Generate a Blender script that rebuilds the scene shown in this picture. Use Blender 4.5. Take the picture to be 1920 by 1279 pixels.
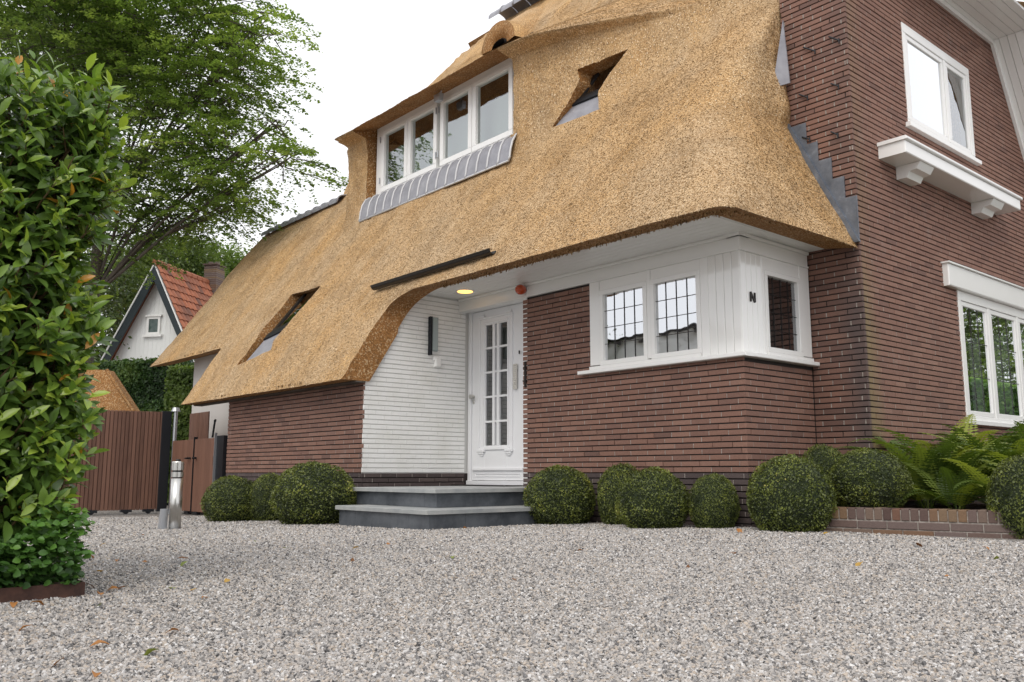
import bpy, math, random
import numpy as np
from mathutils import Vector, Matrix, noise as mnoise

random.seed(7); RNG = np.random.default_rng(7)
R = math.radians
scene = bpy.context.scene
for o in list(bpy.data.objects): bpy.data.objects.remove(o)

# ------------------------------------------------------------------ camera
FPX, CX, CY = 1644.0, 960.0, 639.5            # focal length and centre in photo pixels
PITCH, YAW, EYE = math.atan(248 / 1644.0), R(139.1), 0.44
FWD = np.array([math.cos(YAW) * math.cos(PITCH), math.sin(YAW) * math.cos(PITCH), math.sin(PITCH)])
RGT = np.array([math.sin(YAW), -math.cos(YAW), 0.0])
UPV = np.cross(RGT, FWD)
CAM = np.array([0, 0, EYE])
cd = bpy.data.cameras.new('camera'); cam = bpy.data.objects.new('camera', cd)
scene.collection.objects.link(cam); scene.camera = cam
cd.sensor_width = 36; cd.lens = FPX / 1920 * 36; cd.clip_start = .05; cd.clip_end = 1000
m = Matrix(((RGT[0], UPV[0], -FWD[0], 0), (RGT[1], UPV[1], -FWD[1], 0), (RGT[2], UPV[2], -FWD[2], EYE), (0, 0, 0, 1)))
cam.matrix_world = m
cd.dof.use_dof = False

# ------------------------------------------------------------------ sky and sun (bright overcast)
w = bpy.data.worlds.new('World'); scene.world = w; w.use_nodes = True
nt = w.node_tree; nt.nodes.clear()
SUN_EL, SUN_AZ = R(48), R(-62)                 # azimuth measured from +X towards +Y
sky = nt.nodes.new('ShaderNodeTexSky'); sky.sky_type = 'NISHITA'; sky.sun_disc = False
sky.sun_elevation = SUN_EL; sky.sun_rotation = R(90) - SUN_AZ
hs = nt.nodes.new('ShaderNodeHueSaturation'); hs.inputs['Saturation'].default_value = .25
mx = nt.nodes.new('ShaderNodeMix'); mx.data_type = 'RGBA'; mx.inputs[0].default_value = .9
tc = nt.nodes.new('ShaderNodeTexCoord'); ns = nt.nodes.new('ShaderNodeTexNoise')
ns.inputs['Scale'].default_value = 1.6; ns.inputs['Detail'].default_value = 4
cr = nt.nodes.new('ShaderNodeValToRGB')
cr.color_ramp.elements[0].position = .3; cr.color_ramp.elements[0].color = (8.4, 8.5, 8.9, 1)
cr.color_ramp.elements[1].position = .7; cr.color_ramp.elements[1].color = (9.3, 9.3, 9.5, 1)
bg = nt.nodes.new('ShaderNodeBackground'); bg.inputs[1].default_value = .1
wo = nt.nodes.new('ShaderNodeOutputWorld')
nt.links.new(sky.outputs[0], hs.inputs['Color']); nt.links.new(hs.outputs[0], mx.inputs[6])
nt.links.new(tc.outputs['Generated'], ns.inputs['Vector']); nt.links.new(ns.outputs[0], cr.inputs[0])
nt.links.new(cr.outputs[0], mx.inputs[7]); nt.links.new(mx.outputs[2], bg.inputs[0]); nt.links.new(bg.outputs[0], wo.inputs[0])
sl = bpy.data.lights.new('sun', 'SUN'); sl.energy = .95; sl.angle = R(36); sl.color = (1, .94, .85)
so = bpy.data.objects.new('sun', sl); scene.collection.objects.link(so)
sd = Vector((math.cos(SUN_EL) * math.cos(SUN_AZ), math.cos(SUN_EL) * math.sin(SUN_AZ), math.sin(SUN_EL)))
so.rotation_euler = sd.to_track_quat('Z', 'Y').to_euler()
scene.view_settings.view_transform = 'Standard'; scene.view_settings.look = 'None'
scene.view_settings.gamma = 1; scene.view_settings.exposure = 0.55
scene.render.engine = 'CYCLES'

# ------------------------------------------------------------------ helpers
def ray(px, py): return FWD * FPX + RGT * (px - CX) + UPV * (CY - py)
def at(px, py, ax, v):
    d = ray(px, py); return CAM + d * ((v - CAM[ax]) / d[ax])
def deep(px, py, D):
    d = ray(px, py); return CAM + d * (D / FPX)
def hit(px, py, p, n):
    d = ray(px, py); n = np.array(n, float); return CAM + d * (((np.array(p) - CAM) @ n) / (d @ n))

def link(o, parent=None):
    scene.collection.objects.link(o)
    if parent: o.parent = parent
    return o
def tag(o, label=None, cat=None, group=None, kind=None):
    if label: o['label'] = label
    if cat: o['category'] = cat
    if group: o['group'] = group
    if kind: o['kind'] = kind
    return o
def thing(name, label, cat, loc=(0, 0, 0), rz=0, group=None, parent=None):
    o = bpy.data.objects.new(name, None); o.empty_display_size = .2
    o.location = loc; o.rotation_euler = (0, 0, rz); link(o, parent)
    return tag(o, label, cat, group)

def npmesh(name, V, F, mat, smooth=False, tone=None, mats=None, midx=None):
    """V (n,3); F list of index lists or an (m,k) array; tone = one value per vertex"""
    me = bpy.data.meshes.new(name)
    V = np.asarray(V, dtype=np.float32)
    if isinstance(F, np.ndarray):
        mf, k = F.shape; loops = F.ravel().astype(np.int32)
        starts = np.arange(0, mf * k, k, dtype=np.int32)
    else:
        mf = len(F); loops = np.array([i for f in F for i in f], dtype=np.int32)
        ln = np.array([len(f) for f in F]); starts = (np.cumsum(ln) - ln).astype(np.int32)
    me.vertices.add(len(V)); me.vertices.foreach_set('co', V.ravel())
    me.loops.add(len(loops)); me.loops.foreach_set('vertex_index', loops)
    me.polygons.add(mf); me.polygons.foreach_set('loop_start', starts)
    if tone is not None:
        a = me.attributes.new('tone', 'FLOAT', 'POINT'); a.data.foreach_set('value', np.asarray(tone, dtype=np.float32))
    for mt in (mats or [mat]): me.materials.append(mt)
    me.update(calc_edges=True)
    me.polygons.foreach_set('use_smooth', np.full(mf, smooth))
    if midx is not None: me.polygons.foreach_set('material_index', np.asarray(midx, dtype=np.int32))
    me.validate()
    return me
def obj(name, V, F, mat, parent=None, **k):
    return link(bpy.data.objects.new(name, npmesh(name, V, F, mat, **k)), parent)

class MB:
    """collects faces; frame() places them: local u, v(up), n(out) on a plane"""
    def __init__(s): s.V = []; s.F = []; s.T = []; s.M = []; s.O = np.zeros(3); s.A = np.eye(3)
    def frame(s, O, U, N, W=(0, 0, 1)):
        s.O = np.array(O, float); s.A = np.array([U, W, N], float); return s
    def add(s, pts, faces, tone=0., mi=0):
        b = len(s.V)
        for p in pts: s.V.append(tuple(s.O + np.asarray(p, float) @ s.A)); s.T.append(tone)
        for f in faces: s.F.append([b + i for i in f]); s.M.append(mi)
    def box(s, u0, u1, v0, v1, n0, n1, tone=0., mi=0):
        P = [(u, v, n) for n in (n0, n1) for v in (v0, v1) for u in (u0, u1)]
        s.add(P, [(0, 1, 3, 2), (4, 6, 7, 5), (0, 4, 5, 1), (2, 3, 7, 6), (0, 2, 6, 4), (1, 5, 7, 3)], tone, mi)
    def bbox(s, u0, u1, v0, v1, n0, n1, b=.004, tone=0., mi=0):
        """box whose front face (n1) edges are chamfered"""
        P = [(u0, v0, n0), (u1, v0, n0), (u1, v1, n0), (u0, v1, n0), (u0, v0, n1 - b), (u1, v0, n1 - b), (u1, v1, n1 - b), (u0, v1, n1 - b),
             (u0 + b, v0 + b, n1), (u1 - b, v0 + b, n1), (u1 - b, v1 - b, n1), (u0 + b, v1 - b, n1)]
        F = [(0, 3, 2, 1), (8, 9, 10, 11)]
        for i in range(4):
            j = (i + 1) % 4; F += [(i, j, 4 + j, 4 + i), (4 + i, 4 + j, 8 + j, 8 + i)]
        s.add(P, F, tone, mi)
    def poly(s, pts, n0, n1, tone=0., mi=0):
        """prism: outline pts (u,v) counterclockwise seen from outside, from n0 to n1"""
        k = len(pts)
        s.add([(u, v, n0) for u, v in pts] + [(u, v, n1) for u, v in pts],
              [list(range(k))[::-1], list(range(k, 2 * k))] + [(i, (i + 1) % k, k + (i + 1) % k, k + i) for i in range(k)], tone, mi)
    def tube(s, pts, rad, seg=8, tone=0., mi=0, caps=True):
        pts = [np.array(p, float) for p in pts]
        if not hasattr(rad, '__len__'): rad = [rad] * len(pts)
        b = len(s.V); ref = np.array([.3, .2, .93])
        for i, p in enumerate(pts):
            d = pts[min(i + 1, len(pts) - 1)] - pts[max(i - 1, 0)]; d /= np.linalg.norm(d) + 1e-9
            a = np.cross(d, ref)
            if np.linalg.norm(a) < .1: a = np.cross(d, (1, 0, 0))
            a /= np.linalg.norm(a); c = np.cross(d, a)
            for k in range(seg):
                t = 2 * math.pi * k / seg
                s.V.append(tuple(s.O + (p + rad[i] * (math.cos(t) * a + math.sin(t) * c)) @ s.A)); s.T.append(tone)
        for i in range(len(pts) - 1):
            for k in range(seg):
                k2 = (k + 1) % seg; s.F.append([b + i * seg + k, b + i * seg + k2, b + (i + 1) * seg + k2, b + (i + 1) * seg + k]); s.M.append(mi)
        if caps:
            s.F.append([b + k for k in range(seg)][::-1]); s.F.append([b + (len(pts) - 1) * seg + k for k in range(seg)]); s.M += [mi, mi]
    def build(s, name, mat, parent=None, smooth=False, mats=None):
        return obj(name, np.array(s.V), s.F, mat, parent, smooth=smooth, tone=s.T, mats=mats, midx=s.M if mats else None)

FRONT = ((1, 0, 0), (0, -1, 0))               # plane facing -Y: u = x
SIDE = ((0, 1, 0), (1, 0, 0))                 # plane facing +X: u = y
def mbf(y): return MB().frame((0, y, 0), *FRONT)
def mbs(x): return MB().frame((x, 0, 0), *SIDE)

# ------------------------------------------------------------------ materials
class NT:
    def __init__(s, name):
        s.m = bpy.data.materials.new(name); s.m.use_nodes = True; s.t = s.m.node_tree
        s.b = s.t.nodes['Principled BSDF']; s.out = s.t.nodes['Material Output']
    def n(s, typ, **k):
        x = s.t.nodes.new(typ)
        for a, v in k.items():
            if a in x.inputs: x.inputs[a].default_value = v
            else: setattr(x, a, v)
        return x
    def l(s, a, b): s.t.links.new(a, b)
    def noise(s, scale, detail=3, rough=.5, vec=None, **k):
        x = s.n('ShaderNodeTexNoise', **k); x.inputs['Scale'].default_value = scale; x.inputs['Detail'].default_value = detail
        x.inputs['Roughness'].default_value = rough
        s.l(vec or s.pos(), x.inputs['Vector']); return x.outputs['Fac']
    def pos(s):
        if not hasattr(s, '_p'): s._p = s.n('ShaderNodeTexCoord').outputs['Object']
        return s._p
    def tone(s): return s.n('ShaderNodeAttribute', attribute_name='tone').outputs['Fac']
    def ramp(s, fac, stops):
        x = s.n('ShaderNodeValToRGB'); e = x.color_ramp.elements
        while len(e) < len(stops): e.new(.5)
        for i, (p, c) in enumerate(stops): e[i].position = p; e[i].color = (*c, 1)
        s.l(fac, x.inputs[0]); return x.outputs[0]
    def mix(s, fac, a, b, mode='MIX'):
        x = s.n('ShaderNodeMix', data_type='RGBA', blend_type=mode)
        for sock, v in ((0, fac), (6, a), (7, b)):
            if isinstance(v, bpy.types.NodeSocket): s.l(v, x.inputs[sock])
            else: x.inputs[sock].default_value = v if sock == 0 else (*v, 1)
        return x.outputs[2]
    def math(s, op, a, b=None):
        x = s.n('ShaderNodeMath', operation=op)
        for i, v in ((0, a), (1, b)):
            if v is None: continue
            if isinstance(v, bpy.types.NodeSocket): s.l(v, x.inputs[i])
            else: x.inputs[i].default_value = v
        return x.outputs[0]
    def bump(s, h, strength=.3, dist=.01):
        x = s.n('ShaderNodeBump'); x.inputs['Strength'].default_value = strength; x.inputs['Distance'].default_value = dist
        s.l(h, x.inputs['Height']); s.l(x.outputs[0], s.b.inputs['Normal'])
    def col(s, c):
        if isinstance(c, bpy.types.NodeSocket): s.l(c, s.b.inputs['Base Color'])
        else: s.b.inputs['Base Color'].default_value = (*c, 1)
        return s
    def rough(s, v, metal=0, coat=0, spec=None):
        s.b.inputs['Roughness'].default_value = v; s.b.inputs['Metallic'].default_value = metal
        s.b.inputs['Coat Weight'].default_value = coat
        if spec is not None: s.b.inputs['Specular IOR Level'].default_value = spec
        return s
    def vec_scaled(s, sc):
        x = s.n('ShaderNodeVectorMath', operation='MULTIPLY'); s.l(s.pos(), x.inputs[0]); x.inputs[1].default_value = sc
        return x.outputs[0]

def brick_mat(name, stops, mort=(.42, .39, .36)):
    m = NT(name); t = m.ramp(m.tone(), stops)
    big = m.noise(1.3, 4, .6); c = m.mix(m.math('MULTIPLY', big, .3), t, (.17, .11, .10))
    f = m.noise(95, 3, .7); c = m.mix(f, c, m.mix(1, c, (.52, .52, .52), 'MULTIPLY'))
    st = m.ramp(m.noise(3.1, 5, .65), [(.62, (0, 0, 0)), (.75, (1, 1, 1))])
    c = m.mix(m.math('MULTIPLY', st, .25), c, (.33, .30, .28))
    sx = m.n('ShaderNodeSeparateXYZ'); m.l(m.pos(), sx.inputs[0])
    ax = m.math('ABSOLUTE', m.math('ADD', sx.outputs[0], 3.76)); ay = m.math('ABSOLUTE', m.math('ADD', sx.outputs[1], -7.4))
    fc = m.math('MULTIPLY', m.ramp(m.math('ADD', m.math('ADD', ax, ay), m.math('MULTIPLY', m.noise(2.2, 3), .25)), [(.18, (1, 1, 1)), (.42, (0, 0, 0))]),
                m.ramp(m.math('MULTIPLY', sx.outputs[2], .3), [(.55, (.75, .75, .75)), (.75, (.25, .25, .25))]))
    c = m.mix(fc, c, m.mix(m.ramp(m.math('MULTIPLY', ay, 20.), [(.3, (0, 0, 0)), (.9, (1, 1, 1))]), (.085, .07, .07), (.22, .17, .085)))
    m.col(c).rough(.82, spec=.35); m.bump(m.noise(140, 4, .7), .5, .004); return m.m
RED = [(0, (.19, .11, .088)), (.3, (.29, .158, .12)), (.6, (.345, .186, .136)), (.85, (.385, .22, .165)), (1, (.25, .145, .117))]
M_BRICK = brick_mat('brick', RED)
M_PLINTH = brick_mat('plinth_brick', [(0, (.06, .05, .05)), (.5, (.115, .09, .088)), (.85, (.15, .12, .11)), (1, (.2, .14, .1))])
M_PLANT = brick_mat('planter_brick', [(0, (.1, .06, .05)), (.3, (.19, .13, .11)), (.6, (.21, .16, .145)), (.85, (.29, .19, .1)), (1, (.2, .09, .065))])
mm = NT('dark_joint'); mm.col((.035, .028, .026)).rough(.95); M_JOINT = mm.m
mm = NT('mortar'); mm.col(mm.ramp(mm.noise(40, 2), [(.3, (.2, .17, .15)), (.7, (.42, .38, .34))])).rough(.95); M_MORTAR = mm.m
mm = NT('white_brick'); n1 = mm.noise(2.2, 5, .6)
mm.col(mm.mix(mm.ramp(n1, [(.45, (0, 0, 0)), (.75, (1, 1, 1))]), (.89, .89, .875), (.78, .775, .73))).rough(.5); mm.bump(mm.noise(60, 3), .35, .004); M_WBRICK = mm.m
mm = NT('white_joint'); mm.col((.62, .62, .60)).rough(.8); M_WJOINT = mm.m

def paint(name, c, r=.25, bumpy=.02, coat=.3):
    m = NT(name); n = m.noise(3, 4, .6)
    m.col(m.mix(m.math('MULTIPLY', n, .35), c, tuple(x * .88 for x in c))).rough(r, coat=coat); m.bump(m.noise(14, 2), bumpy, .004); return m.m
M_WHITE = paint('white_paint', (.89, .885, .865), .22)
M_GLOSS = paint('gloss_white_boards', (.87, .865, .84), .09, .05, .8)
M_SOFF = paint('soffit_white', (.88, .88, .86), .4)
M_DOOR = paint('door_white', (.84, .845, .86), .25)
mm = NT('render_plaster'); n1 = mm.noise(1.5, 5, .6)
mm.col(mm.mix(n1, (.60, .57, .54), (.50, .475, .45))).rough(.9); mm.bump(mm.noise(120, 3), .3, .003); M_PLASTER = mm.m

def thatch(name, stops, deep_c, warm):
    m = NT(name)
    v = m.vec_scaled((1, .42, .42)); fine = m.noise(210, 2, .7, vec=v); mid = m.noise(120, 3, .75, vec=v)
    big = m.noise(.9, 5, .6)
    vo = m.n('ShaderNodeTexVoronoi'); vo.inputs['Scale'].default_value = 150; m.l(v, vo.inputs['Vector'])
    s = m.math('ADD', m.math('MULTIPLY', fine, .5), m.math('MULTIPLY', mid, .5))
    c = m.ramp(s, stops)
    rgb = m.n('ShaderNodeSeparateColor'); m.l(vo.outputs['Color'], rgb.inputs[0])
    c = m.mix(m.math('MULTIPLY', m.ramp(rgb.outputs[0], [(.75, (0, 0, 0)), (.8, (1, 1, 1))]), .45), c, deep_c)
    c = m.mix(m.math('MULTIPLY', m.ramp(rgb.outputs[1], [(.8, (0, 0, 0)), (.85, (1, 1, 1))]), .5), c, (.86, .66, .40))
    c = m.mix(m.math('MULTIPLY', m.ramp(big, [(.35, (0, 0, 0)), (.7, (1, 1, 1))]), .4), c, warm)
    c = m.mix(m.math('MULTIPLY', m.ramp(m.noise(2.3, 4, .6), [(.48, (0, 0, 0)), (.68, (1, 1, 1))]), .30), c, deep_c)
    if name == 'reed_thatch':
        f1 = m.ramp(m.noise(1.1, 5, .65, vec=m.vec_scaled((1, .55, .55))), [(.38, (0, 0, 0)), (.62, (1, 1, 1))])
        c = m.mix(1, c, m.mix(f1, (1.03, .93, .76), (.98, 1.0, 1.05)), 'MULTIPLY')
        f2 = m.ramp(m.noise(6, 3, .6, vec=m.vec_scaled((1, .22, .22))), [(.40, (0, 0, 0)), (.7, (1, 1, 1))])
        c = m.mix(m.math('MULTIPLY', f2, .35), c, m.mix(1, c, (.72, .66, .60), 'MULTIPLY'))
    m.col(c).rough(.75, spec=.25)
    m.bump(m.math('ADD', s, m.math('MULTIPLY', vo.outputs['Distance'], .5)), .6, .015); return m.m
M_THATCH = thatch('reed_thatch', [(.34, (.12, .062, .026)), (.45, (.42, .26, .12)), (.55, (.655, .445, .235)), (.65, (.95, .76, .52))], (.14, .08, .035), (.52, .39, .25))
M_CUT = thatch('reed_cut_ends', [(.34, (.06, .028, .01)), (.46, (.26, .125, .04)), (.56, (.42, .21, .07)), (.68, (.55, .31, .12))], (.05, .025, .01), (.36, .16, .055))
mm = NT('reed_stalk'); mm.col(mm.ramp(mm.tone(), [(0, (.10, .058, .024)), (.28, (.40, .26, .125)), (.62, (.63, .445, .24)), (.85, (.78, .60, .38)), (1, (1.0, .84, .62))])).rough(.6, spec=.3); M_REED = mm.m

mm = NT('lead'); n1 = mm.noise(6, 5, .7)
mm.col(mm.ramp(n1, [(.3, (.10, .115, .14)), (.55, (.17, .19, .225)), (.75, (.34, .37, .41))])).rough(.5, metal=.35); mm.bump(mm.noise(12, 4), .25, .01); M_LEAD = mm.m
mm = NT('grey_lead'); n1 = mm.noise(5, 5, .7)
mm.col(mm.ramp(n1, [(.3, (.24, .24, .27)), (.6, (.34, .34, .37)), (.8, (.45, .45, .47))])).rough(.5, metal=.2); M_GLEAD = mm.m
mm = NT('lead_seam'); mm.col((.56, .56, .57)).rough(.5, metal=.2); M_SEAM = mm.m
mm = NT('dark_metal'); mm.col((.028, .024, .022)).rough(.35, metal=.5); M_DARK = mm.m
mm = NT('black_steel'); mm.col((.012, .014, .018)).rough(.45, metal=.3); M_BLACK = mm.m
mm = NT('brushed_steel'); mm.col(mm.mix(mm.noise(60, 2, vec=mm.vec_scaled((1, 1, .02))), (.5, .49, .46), (.68, .67, .64))).rough(.3, metal=1); M_STEEL = mm.m
mm = NT('galvanised'); mm.col((.45, .46, .48)).rough(.4, metal=.8); M_GALV = mm.m
mm = NT('weathering_steel'); mm.col(mm.ramp(mm.noise(18, 5, .7), [(.3, (.035, .017, .013)), (.7, (.10, .045, .03))])).rough(.85); M_CORTEN = mm.m
def slate(name, a, b, r=.55):
    m = NT(name); m.col(m.mix(m.ramp(m.noise(3.5, 6, .7), [(.35, (0, 0, 0)), (.65, (1, 1, 1))]), a, b)).rough(r); m.bump(m.noise(60, 3), .15, .003); return m.m
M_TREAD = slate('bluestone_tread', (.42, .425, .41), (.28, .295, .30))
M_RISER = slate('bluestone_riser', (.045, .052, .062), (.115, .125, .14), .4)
mm = NT('fence_wood'); n1 = mm.noise(9, 4, .65, vec=mm.vec_scaled((6, 6, .5)))
mm.col(mm.mix(mm.tone(), mm.ramp(n1, [(.3, (.075, .033, .022)), (.7, (.165, .08, .05))]), (.21, .105, .07))).rough(.6); M_FENCE = mm.m
mm = NT('orange_glass'); mm.col((.5, .07, .015)).rough(.15, coat=.5); M_ORANGE = mm.m
mm = NT('grey_glass_lamp'); mm.col((.36, .42, .42)).rough(.2); M_LAMPGL = mm.m
mm = NT('beige_plastic'); mm.col((.62, .60, .55)).rough(.4); M_BEIGE = mm.m
mm = NT('lamp_glow'); mm.col((1, .6, .2)); mm.b.inputs['Emission Color'].default_value = (1, .55, .14, 1); mm.b.inputs['Emission Strength'].default_value = 1.6; M_GLOW = mm.m
mm = NT('curtain'); mm.col(mm.ramp(mm.noise(4, 2, vec=mm.vec_scaled((14, 14, .3))), [(.3, (.28, .31, .28)), (.7, (.5, .53, .49))])).rough(.9); M_CURT = mm.m
mm = NT('blind'); mm.col((.52, .59, .52)).rough(.8); M_BLIND = mm.m
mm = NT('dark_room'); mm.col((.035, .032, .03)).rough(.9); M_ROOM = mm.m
mm = NT('tile'); n1 = mm.noise(2.5, 5, .7)
mm.col(mm.mix(mm.tone(), mm.ramp(n1, [(.3, (.26, .085, .045)), (.55, (.43, .15, .075)), (.75, (.34, .13, .08))]), (.15, .075, .055))).rough(.8); M_TILE = mm.m
mm = NT('boards_white'); mm.col((.82, .83, .82)).rough(.5); M_BOARD = mm.m
mm = NT('dark_green_paint'); mm.col((.008, .018, .022)).rough(.35); M_DGREEN = mm.m
mm = NT('soil'); mm.col(mm.ramp(mm.noise(30, 5, .7), [(.3, (.03, .018, .012)), (.7, (.10, .06, .04))])).rough(.95); mm.bump(mm.noise(50, 4), 1, .02); M_SOIL = mm.m
mm = NT('bark'); mm.col(mm.ramp(mm.noise(8, 5, .7, vec=mm.vec_scaled((1, 1, .2))), [(.3, (.05, .04, .033)), (.7, (.13, .11, .09))])).rough(.9); mm.bump(mm.noise(20, 4), .5, .02); M_BARK = mm.m
mm = NT('twig'); mm.col((.13, .085, .04)).rough(.7); M_TWIG = mm.m

def glass(name, refl, tint=(.85, .9, .88), wavy=0.):
    m = NT(name); t = m.t; t.nodes.remove(m.b)
    tr = m.n('ShaderNodeBsdfTransparent'); tr.inputs[0].default_value = (*tint, 1)
    gl = m.n('ShaderNodeBsdfGlossy'); gl.inputs['Roughness'].default_value = .015; gl.inputs['Color'].default_value = (.93, .95, .97, 1)
    fr = m.n('ShaderNodeFresnel'); fr.inputs['IOR'].default_value = 1.5
    f = m.math('MINIMUM', m.math('ADD', m.math('MULTIPLY', fr.outputs[0], 1.5), refl), 1.)
    mxs = m.n('ShaderNodeMixShader'); m.l(f, mxs.inputs[0]); m.l(tr.outputs[0], mxs.inputs[1]); m.l(gl.outputs[0], mxs.inputs[2])
    if wavy:
        bp = m.n('ShaderNodeBump'); bp.inputs['Strength'].default_value = wavy; bp.inputs['Distance'].default_value = .02
        m.l(m.noise(4.5, 1, .4), bp.inputs['Height']); m.l(bp.outputs[0], gl.inputs['Normal'])
    m.l(mxs.outputs[0], m.out.inputs['Surface']); return m.m
G_BAY = glass('leaded_glass', .62, wavy=.12); G_PANE = glass('window_glass', .22, wavy=.04); G_GABLE = glass('gable_glass', .62, (.22, .25, .23), wavy=.03)
G_DOOR = glass('door_glass', .1, (.5, .5, .5), .06); G_SKY = glass('roof_glass', .16, (.3, .3, .3))

def leaf_mat(name, stops, rough=.4, transl=.35, spec=.5, trc=None):
    m = NT(name); c = m.ramp(m.tone(), stops); m.col(c).rough(rough, spec=spec)
    tl = m.n('ShaderNodeBsdfTranslucent')
    m.l(m.mix(1, c, trc or (1.3, 1.35, .55), 'MULTIPLY'), tl.inputs[0])
    x = m.n('ShaderNodeMixShader'); x.inputs[0].default_value = transl
    m.l(m.b.outputs[0], x.inputs[1]); m.l(tl.outputs[0], x.inputs[2]); m.l(x.outputs[0], m.out.inputs['Surface']); return m.m
L_LAUREL = leaf_mat('laurel_leaf', [(0, (.045, .085, .022)), (.4, (.10, .18, .036)), (.7, (.20, .32, .05)), (.93, (.38, .49, .075)), (.955, (.55, .30, .04)), (1, (.42, .13, .03))], .3, .28, .6)
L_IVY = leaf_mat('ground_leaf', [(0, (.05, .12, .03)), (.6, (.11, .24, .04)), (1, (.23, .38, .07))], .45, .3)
L_BOX = leaf_mat('box_leaf', [(0, (.035, .05, .012)), (.5, (.13, .16, .032)), (.85, (.24, .27, .045)), (1, (.42, .38, .09))], .4, .2)
L_FERN = leaf_mat('fern_leaf', [(0, (.025, .05, .012)), (.5, (.10, .155, .03)), (1, (.32, .37, .07))], .5, .35)
L_BEECH = leaf_mat('tree_leaf', [(0, (.07, .12, .035)), (.5, (.18, .27, .075)), (1, (.36, .45, .15))], .45, .5)
L_DARKT = leaf_mat('dark_tree_leaf', [(0, (.03, .055, .016)), (.6, (.08, .12, .035)), (1, (.15, .20, .06))], .5, .3)
L_PALET = leaf_mat('pale_tree_leaf', [(0, (.07, .12, .03)), (.6, (.14, .21, .05)), (1, (.24, .32, .1))], .5, .4)
L_HEDGE = leaf_mat('hedge_leaf', [(0, (.022, .05, .016)), (.6, (.06, .13, .03)), (1, (.14, .22, .05))], .45, .2)
L_DRY = leaf_mat('dry_leaf', [(0, (.16, .07, .025)), (.4, (.40, .17, .05)), (.75, (.55, .32, .07)), (1, (.25, .30, .06))], .6, .2, trc=(1, .9, .6))

# ------------------------------------------------------------------ ground
def gz(x):
    return -0.018 * min(max(-x - 4.0, 0), 10.0)
def gza(x): return -0.018 * np.clip(-x - 4.0, 0, 10)
mm = NT('gravel_bed'); vo = mm.n('ShaderNodeTexVoronoi'); vo.inputs['Scale'].default_value = 105; vo.inputs['Randomness'].default_value = 1
mm.l(mm.pos(), vo.inputs['Vector'])
sc_ = mm.n('ShaderNodeSeparateColor'); mm.l(vo.outputs['Color'], sc_.inputs[0])
GRV = [(0, (.10, .098, .10)), (.13, (.27, .26, .258)), (.32, (.45, .425, .40)), (.58, (.585, .55, .52)), (.8, (.57, .485, .40)), (.9, (.66, .64, .625)), (1, (.84, .82, .80))]
c = mm.ramp(sc_.outputs[0], GRV)
gap = mm.ramp(vo.outputs['Distance'], [(.0, (1, 1, 1)), (.75, (.5, .5, .5))])
c = mm.mix(1, c, gap, 'MULTIPLY')
pat = mm.ramp(mm.noise(.55, 5, .6), [(.4, (0, 0, 0)), (.7, (1, 1, 1))])
c = mm.mix(mm.math('MULTIPLY', pat, .22), c, (.36, .30, .23))
mm.col(c).rough(.9, spec=.3); mm.bump(mm.math('SUBTRACT', 1., vo.outputs['Distance']), 1, .012); M_GRAVEL = mm.m
mm = NT('gravel_stone'); c = mm.ramp(mm.tone(), GRV); f = mm.noise(160, 2)
mm.col(mm.mix(f, c, mm.mix(1, c, (.6, .6, .6), 'MULTIPLY'))).rough(.85, spec=.3); M_STONE = mm.m

xs = [-160, -60, -30, -14, -11, -8, -6, -4, 0, 40, 160]; ys = [-160, -40, 0, 6, 14, 40, 160]
V = [(x, y, gz(x)) for y in ys for x in xs]; nx = len(xs)
F = [(j * nx + i, j * nx + i + 1, (j + 1) * nx + i + 1, (j + 1) * nx + i) for j in range(len(ys) - 1) for i in range(nx - 1)]
tag(obj('gravel_ground', V, F, M_GRAVEL), kind='structure')

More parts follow.
